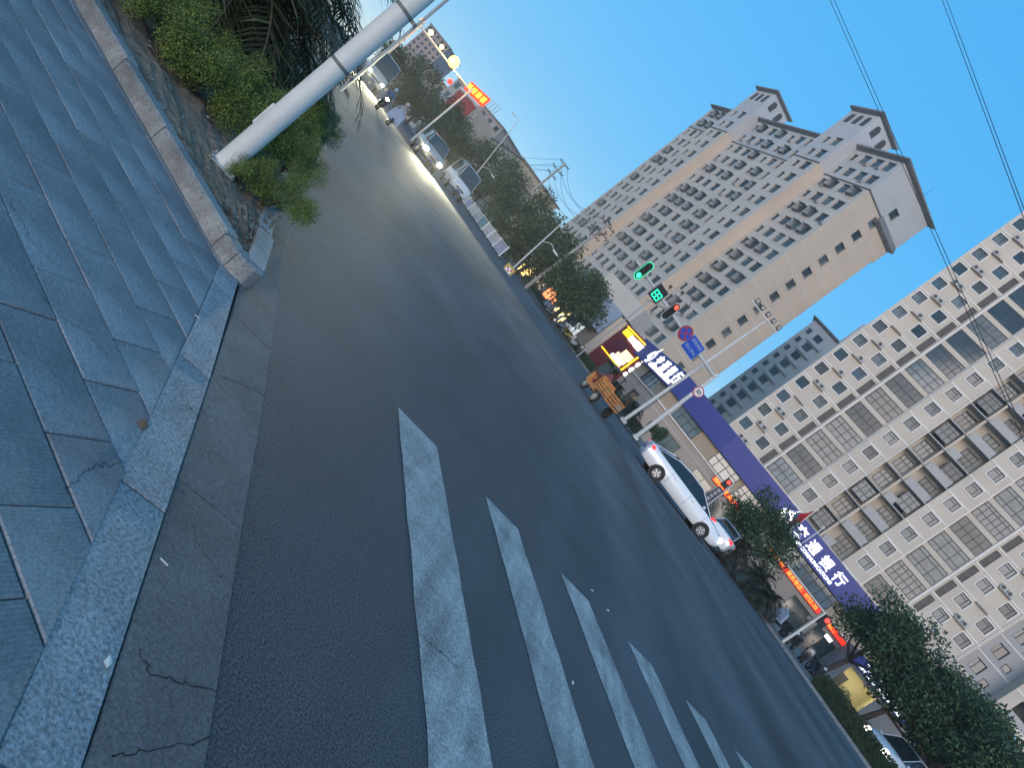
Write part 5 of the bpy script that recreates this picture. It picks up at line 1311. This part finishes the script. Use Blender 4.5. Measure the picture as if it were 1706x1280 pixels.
# oncoming vehicles with their headlights on
for px, py, d, kd, L_, W, H_, col, lab, hl in ((703, 262, 50, 'suv', 4.8, 1.9, 1.75, mat('grey car paint', (.22, .23, .24), .3, .05, 2, coat=.4), 'dark car with two dazzling headlights coming up the road', HEAD), (752, 312, 62, 'van', 5.0, 1.95, 2.1, mat('pale van paint', (.50, .55, .57), .4, .05, 2, coat=.3), 'pale blue van driving beside the white railing', HEADOFF), (622, 128, 58, 'van', 5.0, 2.0, 2.2, mat('grey van paint', (.25, .28, .30), .4, .05, 2, coat=.3), 'grey van with a bright headlight behind the scooter riders', HEAD)):
    p = at(px, py, d); rz = math.atan2(-RC, RS) + .05
    car('oncoming_car' if kd == 'suv' else 'oncoming_van', lab, (p.x, d, 0), rz, col, L_, W, H_, hl, TAIL, kd, 'car' if kd == 'suv' else 'van')
    if hl is HEAD:
        for s_ in (-.55, .55):
            l = bpy.data.lights.new('headlight_beam', 'SPOT'); l.energy = 5500; l.spot_size = R(40); l.spot_blend = 1.0; l.color = (1, .93, .62); l.shadow_soft_size = .08
            o = bpy.data.objects.new('headlight_beam', l); COL.objects.link(o); q = Vector((p.x, d, .75)) + Vector((math.cos(rz), math.sin(rz), 0)) * (L_ / 2 + .12) + Vector((-math.sin(rz), math.cos(rz), 0)) * s_
            o.location = q; dv_ = Vector((math.cos(rz), math.sin(rz), -.03)); o.rotation_euler = dv_.to_track_quat('-Z', 'Y').to_euler()

# cargo tricycle
tp = gnd(983, 664); TD = 30.0; tp = Vector((tp.x / tp.y * TD, TD, 0))
ORG = mat('orange paint', (.50, .19, .05), .7, .45, 4); DKF = mat('dark cab frame', (.035, .03, .03), .6, .2, 3)
tr_ = thing('cargo_tricycle', 'orange motor cargo tricycle with a dark canopy over the driver', 'tricycle', tp, R(122)); tr_.scale = (.82, .82, .92)
b = MB(); b.b2(-1.55, .05, -.55, .55, .58, .66); b.build('bed_floor', ORG, tr_)
for s_ in (-1, 1):
    for z in (.72, .86, 1.0): b = MB(); b.b2(-1.55, .05, s_ * .55 - .02, s_ * .55 + .02, z, z + .09); b.build('side_rail', ORG, tr_)
    for x in (-1.5, -.75, .0): b = MB(); b.b2(x - .03, x + .03, s_ * .58 - .02, s_ * .58 + .02, .6, 1.12); b.build('stake', ORG, tr_)
    wheel(tr_, (-1.0, s_ * .62, .29), .29, .14, s_)
    b = MB(); b.b2(-1.4, -.6, s_ * .6 - .1, s_ * .6 + .1, .6, .63); b.build('mudguard', DKF, tr_)
for z in (.72, .86, 1.0): b = MB(); b.b2(-1.59, -1.55, -.55, .55, z, z + .09); b.build('tail_rail', ORG, tr_)
b = MB(); b.b2(.0, .06, -.55, .55, .66, 1.25); b.build('headboard', ORG, tr_)
wheel(tr_, (1.25, 0, .28), .28, .12, 1)
b = MB(); b.loft([[Vector((x, y, z)) for y, z in ((-w_, z0), (w_, z0), (w_ * .9, z1), (-w_ * .9, z1))] for x, w_, z0, z1 in ((.06, .3, .4, .62), (.5, .3, .4, .6), (.8, .32, .4, .55), (1.1, .36, .45, 1.0), (1.28, .3, .55, .98), (1.36, .2, .6, .9))]); b.build('front_cowl', ORG, tr_, smooth='auto')
for s_ in (-1, 1):
    for x, x2 in ((.1, .12), (1.2, .95)): b = MB(); b.tube([(x, s_ * .5, .62), (x2, s_ * .48, 1.82)], .03, 6); b.build('canopy_post', DKF, tr_)
b = MB(); b.loft([[Vector((x, y, z)) for y, z in ((-.56, zz), (0, zz + .08), (.56, zz), (.56, zz + .05), (0, zz + .13), (-.56, zz + .05))] for x, zz in ((-.05, 1.76), (.5, 1.84), (1.05, 1.80), (1.3, 1.68))]); b.build('canopy', DKF, tr_, smooth='auto')
b = MB(); b.quad((1.19, -.46, 1.0), (1.19, .46, 1.0), (.99, .46, 1.76), (.99, -.46, 1.76)); b.build('windscreen', GLASS, tr_)
b = MB(); b.b2(.12, .5, -.25, .25, .62, .72); b.build('seat', RUBBER, tr_)
b = MB(); b.tube([(1.1, 0, .8), (.92, 0, 1.05)], .02, 6); b.tube([(.9, -.32, 1.08), (.92, 0, 1.05), (.9, .32, 1.08)], .018, 6); b.build('handlebar', DKF, tr_)
b = MB(); b.ball((1.36, 0, .78), .09, 8); b.build('headlight', HEADOFF, tr_)
rider('person in a faded red jacket driving the orange tricycle', tp, R(122), mat('faded red jacket', (.22, .07, .07), .85, .15, 6), mat('dark hair', (.02, .018, .016), .7, .1, 9), None, 1.0, .70, .55).location = tp + Vector((math.cos(R(122)), math.sin(R(122)), 0)) * .32
for i, (x, y, z, sx) in enumerate(((-1.2, -.25, .66, .3), (-.8, .2, .66, .34), (-.4, -.15, .66, .28))):
    b = MB(); b.box((0, 0, sx * .4), (sx * 1.2, sx, sx * .8)); o = b.build('cardboard_box', mat('cardboard', (.34, .24, .15), .85, .1, 5), bevel=.01)
    M_ = Matrix.Translation(tp) @ Matrix.Rotation(R(122), 4, 'Z'); o.location = M_ @ Vector((x, y, z)); o.rotation_euler = (0, 0, R(122 + 15 * i))
    tag(o, ['brown cardboard box by the tail rail of the tricycle bed', 'brown cardboard box in the middle of the tricycle bed', 'brown cardboard box against the tricycle headboard'][i], 'box', 'boxes on the tricycle')

# ------------------------------------------------------------------ white road railing with poster panels
ra_, rb_ = gnd(828, 428), gnd(758, 328)
d0_, d1_ = 56.0, 66.0
A_, B_ = Vector((tt(828, 428)[0] * d0_, d0_, 0)), Vector((tt(756, 326)[0] * 82, 82, 0))
rl = thing('road_railing', 'white road railing with coloured poster panels dividing the lanes', 'railing', A_, math.atan2((B_ - A_).y, (B_ - A_).x))
LR = (B_ - A_).length; nb_ = 9
POST = [mat('poster lilac', (.34, .34, .46), .6, .3, 1.2), mat('poster teal', (.16, .34, .36), .6, .5, 1.5)]
for k in range(nb_ + 1):
    x = LR * k / nb_; MB().box((x, 0, .6), (.09, .09, 1.2)).build('post', SWHITE, rl); MB().box((x, 0, .05), (.3, .5, .1)).build('foot', DARKMETAL, rl)
for k in range(nb_):
    x0, x1 = LR * k / nb_ + .05, LR * (k + 1) / nb_ - .05
    for z in (.2, 1.05): MB().b2(x0, x1, -.02, .02, z, z + .06).build('rail', SWHITE, rl)
    if k % 3 == 0: MB().b2(x0 + .1, x1 - .1, -.03, .03, .3, 1.0).build('poster_panel', POST[(k // 3) % 2], rl)
    else:
        n_ = 14
        for j in range(1, n_): MB().b2(x0 + (x1 - x0) * j / n_ - .012, x0 + (x1 - x0) * j / n_ + .012, -.012, .012, .26, 1.05).build('baluster', SWHITE, rl)
cbp = at(846, 451, 50); ck = thing('chequered_board', 'yellow edged board with red and white dots at the railing end', 'sign', (cbp.x, 50, 0), R(-15))
zc = cbp.z
MB().tube([(0, .03, 0), (0, .03, zc)], .03, 6).build('post', GALV, ck)
MB().b2(-.42, .42, -.02, .02, zc - .42, zc + .42).build('board', mat('board yellow', (.45, .30, .05), .6, .1, 3), ck)
MB().b2(-.27, .27, -.03, -.021, zc - .27, zc + .27).build('face', SWHITE, ck)
for i in range(3):
    for j in range(3):
        if (i + j) % 2 == 0: MB().disc((-.18 + .18 * i, -.035, zc - .18 + .18 * j), (0, 1, 0), .085, 10, 0, .01).build('dot', SRED, ck)

# ------------------------------------------------------------------ far left: houses, banner, gantry
HOUSE = mat('old render', (.36, .33, .29), .9, .2, .25); HOUSEG = mat('windowless gable', (.40, .36, .29), .9, .15, .2)
def house(lab, px, py, d, wl, dl, rz, top_px, top_py, gable=True, m=HOUSE, name='old_house', floors=5, cols=6, ex=0.0):
    p = at(px, py, d); zt = at(top_px, top_py, d).z; t = thing(name, lab, 'building', (p.x, p.y, 0), rz)
    hol = []; fh = zt / floors
    w_, h = min(1.6, wl / cols * .55), fh * .5
    for k in range(floors):
        for c in range(cols):
            x = wl * (c + .5) / cols - w_ / 2
            if x > wl - ex: continue
            hol.append((x, x + w_, k * fh + fh * .3, k * fh + fh * .3 + h))
    b = MB(); b.wall(0, wl - ex, 0, zt, 0, hol, 0)
    if ex: b.quad((wl - ex, 0, 0), (wl, 0, 0), (wl, 0, zt), (wl - ex, 0, zt), 1)
    b.quad((wl, 0, 0), (wl, dl, 0), (wl, dl, zt), (wl, 0, zt), 1); b.quad((0, dl, 0), (0, 0, 0), (0, 0, zt), (0, dl, zt), 1); b.quad((0, 0, zt), (wl, 0, zt), (wl, dl, zt), (0, dl, zt), 1)
    b.build('wall', [m, HOUSEG if gable else m], t)
    ww = MB(); ww.quad((0, .25, 0), (w_, .25, 0), (w_, .25, h), (0, .25, h), 0); f = .05; ww.b2(w_ / 2 - f, w_ / 2 + f, .18, .24, 0, h, 1); ww.b2(0, w_, -.06, -.005, -.1, -.01, 2)
    for s_ in ((0, 0), (w_, w_)): ww.quad((s_[0], 0, 0), (s_[0], .25, 0), (s_[0], .25, h), (s_[0], 0, h), 2)
    ww.quad((0, .25, h), (w_, .25, h), (w_, 0, h), (0, 0, h), 2)
    o = ww.build('window', [GLASS, FRAME, m], t)
    for i, hh_ in enumerate(hol):
        q = o if i == 0 else inst(o, t); q.location = (hh_[0], 0, hh_[2])
    c = MB(); c.b2(-.4, wl + .4, -.4, dl + .4, zt, zt + .3); c.build('roof_slab', ROOFG, t)
    return t
# five storey house: window front turned to the road, plain gable towards us
hx = Vector((.46, -.888)); hn = Vector((tt(874, 269)[0] * 123, 123)); org = hn - hx * 42
t = house('five storey house with a windowed front and a plain pale end wall', 874, 269, 123, 42, 10, math.atan2(hx.y, hx.x), 874, 269, True, floors=4, cols=13, ex=16)
t.location = (org.x, org.y, 0)
house('low pale house with a grey pitched roof behind the power pole', 890, 330, 150, 9, 7, R(-40), 892, 335, True, floors=3, cols=3)
house('pale tall office block by the road end', 672, 78, 260, 12, 12, R(-10), 712, 32, False, mat('hazy brick', (.36, .27, .24), .9, .1, .2), 'office_block', 14, 5)
house('hazy brown house with a tiled top between the trees', 690, 100, 190, 14, 10, R(-20), 700, 92, False, mat('hazy tan', (.38, .32, .26), .9, .1, .2), 'old_house', 4, 5)
house('hazy grey house behind the red banner', 740, 150, 170, 22, 10, R(-30), 765, 130, False, mat('hazy grey', (.34, .32, .31), .9, .1, .2), 'old_house', 5, 7)
bp0, bp1 = at(770, 146, 112), at(793, 181, 106)
hb = thing('banner_building', 'building hung with a big red banner under glowing roof letters', 'building', (bp0.x, bp0.y, 0), math.atan2((bp1 - bp0).y, (bp1 - bp0).x))
zt3 = bp0.z; Lb = (bp1 - bp0).length
MB().b2(0, Lb, 0, 5, 0, zt3 - .3).build('wall', HOUSE, hb); MB().b2(.2, Lb - .2, -.12, -.03, zt3 - 4.6, zt3 - .5).build('banner', mat('red banner', (.32, .05, .045), .8, .2, .6), hb)
MB().b2(0, Lb, -.2, .0, zt3 - .3, zt3).build('roof_edge', WTRIM, hb)
for k in range(4):
    x = Lb * .1 + k * Lb / 4
    MB().b2(x, x + Lb / 4 * .9, -.2, .1, zt3 + .1, zt3 + 1.7).build('letter_box', glow('roof red', (1, .06, .01), .9), hb); MB().b2(x + .2, x + Lb / 4 * .9 - .2, -.25, -.21, zt3 + .45, zt3 + 1.35).build('letter_face', glow('roof amber', (1, .45, .03), 1.1), hb)
for k in range(7): MB().tube([(Lb * k / 7, 3, zt3), (Lb * k / 7, 3, zt3 + 2.6)], .05, 5).build('roof_pole', GALV, hb)
# gantry over the far road with an amber lamp
GD = 64.0
g0_, g1_ = at(700, 42, GD), at(783, 152, GD)
ga = thing('road_gantry', 'thin road gantry carrying bright lamps and a dazzling amber light', 'gantry', (g0_.x, g0_.y, 0)); gz = g0_.z; dx = g1_.x - g0_.x
MB().tube([(0, 0, 0), (0, 0, gz + .5)], .12, 8).build('post', WHITEPOLE, ga); MB().tube([(0, 0, gz), (dx, 0, gz)], [.1, .07], 8).build('beam', WHITEPOLE, ga); MB().tube([(dx, 0, 0), (dx, 0, gz + .3)], .1, 8).build('post', WHITEPOLE, ga)
for px, py, r, m in ((755, 105, .5, glow('amber lamp', (1.0, .42, .05), 5)), (717, 56, .24, glow('warm lamp', (1.0, .70, .3), 2.0)), (735, 80, .2, glow('warm lamp', (1, .7, .3), 2.0)), (703, 36, .2, glow('orange lamp', (1.0, .25, .04), 2))):
    q = at(px, py, GD); MB().ball((q.x - g0_.x, -.15, q.z + .1), r, 10).build('lamp', m, ga, smooth=True)
q = at(750, 136, GD); MB().ball((q.x - g0_.x, -.1, q.z), .25, 8).build('lamp', glow('red lamp', (1, .03, .02), 1.6), ga, smooth=True)
pl = bpy.data.lights.new('amber_glow', 'POINT'); pl.energy = 500; pl.color = (1, .55, .12); pl.shadow_soft_size = .3; plo = bpy.data.objects.new('amber_glow', pl); COL.objects.link(plo); q = at(755, 105, GD); plo.location = q + Vector((0, -.8, 0))
for px, py, col, lab in ((645, 133, (.1, 1, .3), 'small green signal lamp glowing above the grey van'), (630, 125, (1, .05, .05), 'small red signal lamp glowing beside the grey van')):
    q = at(px, py, 66); t = thing('distant_signal', lab, 'traffic light', (q.x, q.y, 0)); MB().tube([(0, 0, 0), (0, 0, q.z + .4)], .05, 6).build('post', WHITEPOLE, t); MB().box((0, -.05, q.z), (.34, .2, .8)).build('housing', BLACKP, t); MB().ball((0, -.18, q.z), .15, 8).build('lens', glow('far lamp ' + lab[6:9], col, 7), t)
for o in Proto.all: bpy.data.objects.remove(o)
# ------------------------------------------------------------------ thin evening haze over the whole street
hz = MB(); hz.b2(-420, 420, -15, 440, -2, 75); hz = hz.build('haze', bpy.data.materials.new('haze')); hz['kind'] = 'stuff'
tag(hz, 'thin evening haze over the street', 'haze')
m = hz.data.materials[0]; m.use_nodes = True; n = m.node_tree; n.nodes.clear()
out = n.nodes.new('ShaderNodeOutputMaterial'); v = n.nodes.new('ShaderNodeVolumePrincipled')
v.inputs['Density'].default_value = .0007; v.inputs['Color'].default_value = (.92, .93, .95, 1); v.inputs['Anisotropy'].default_value = .4
n.links.new(v.outputs[0], out.inputs['Volume'])
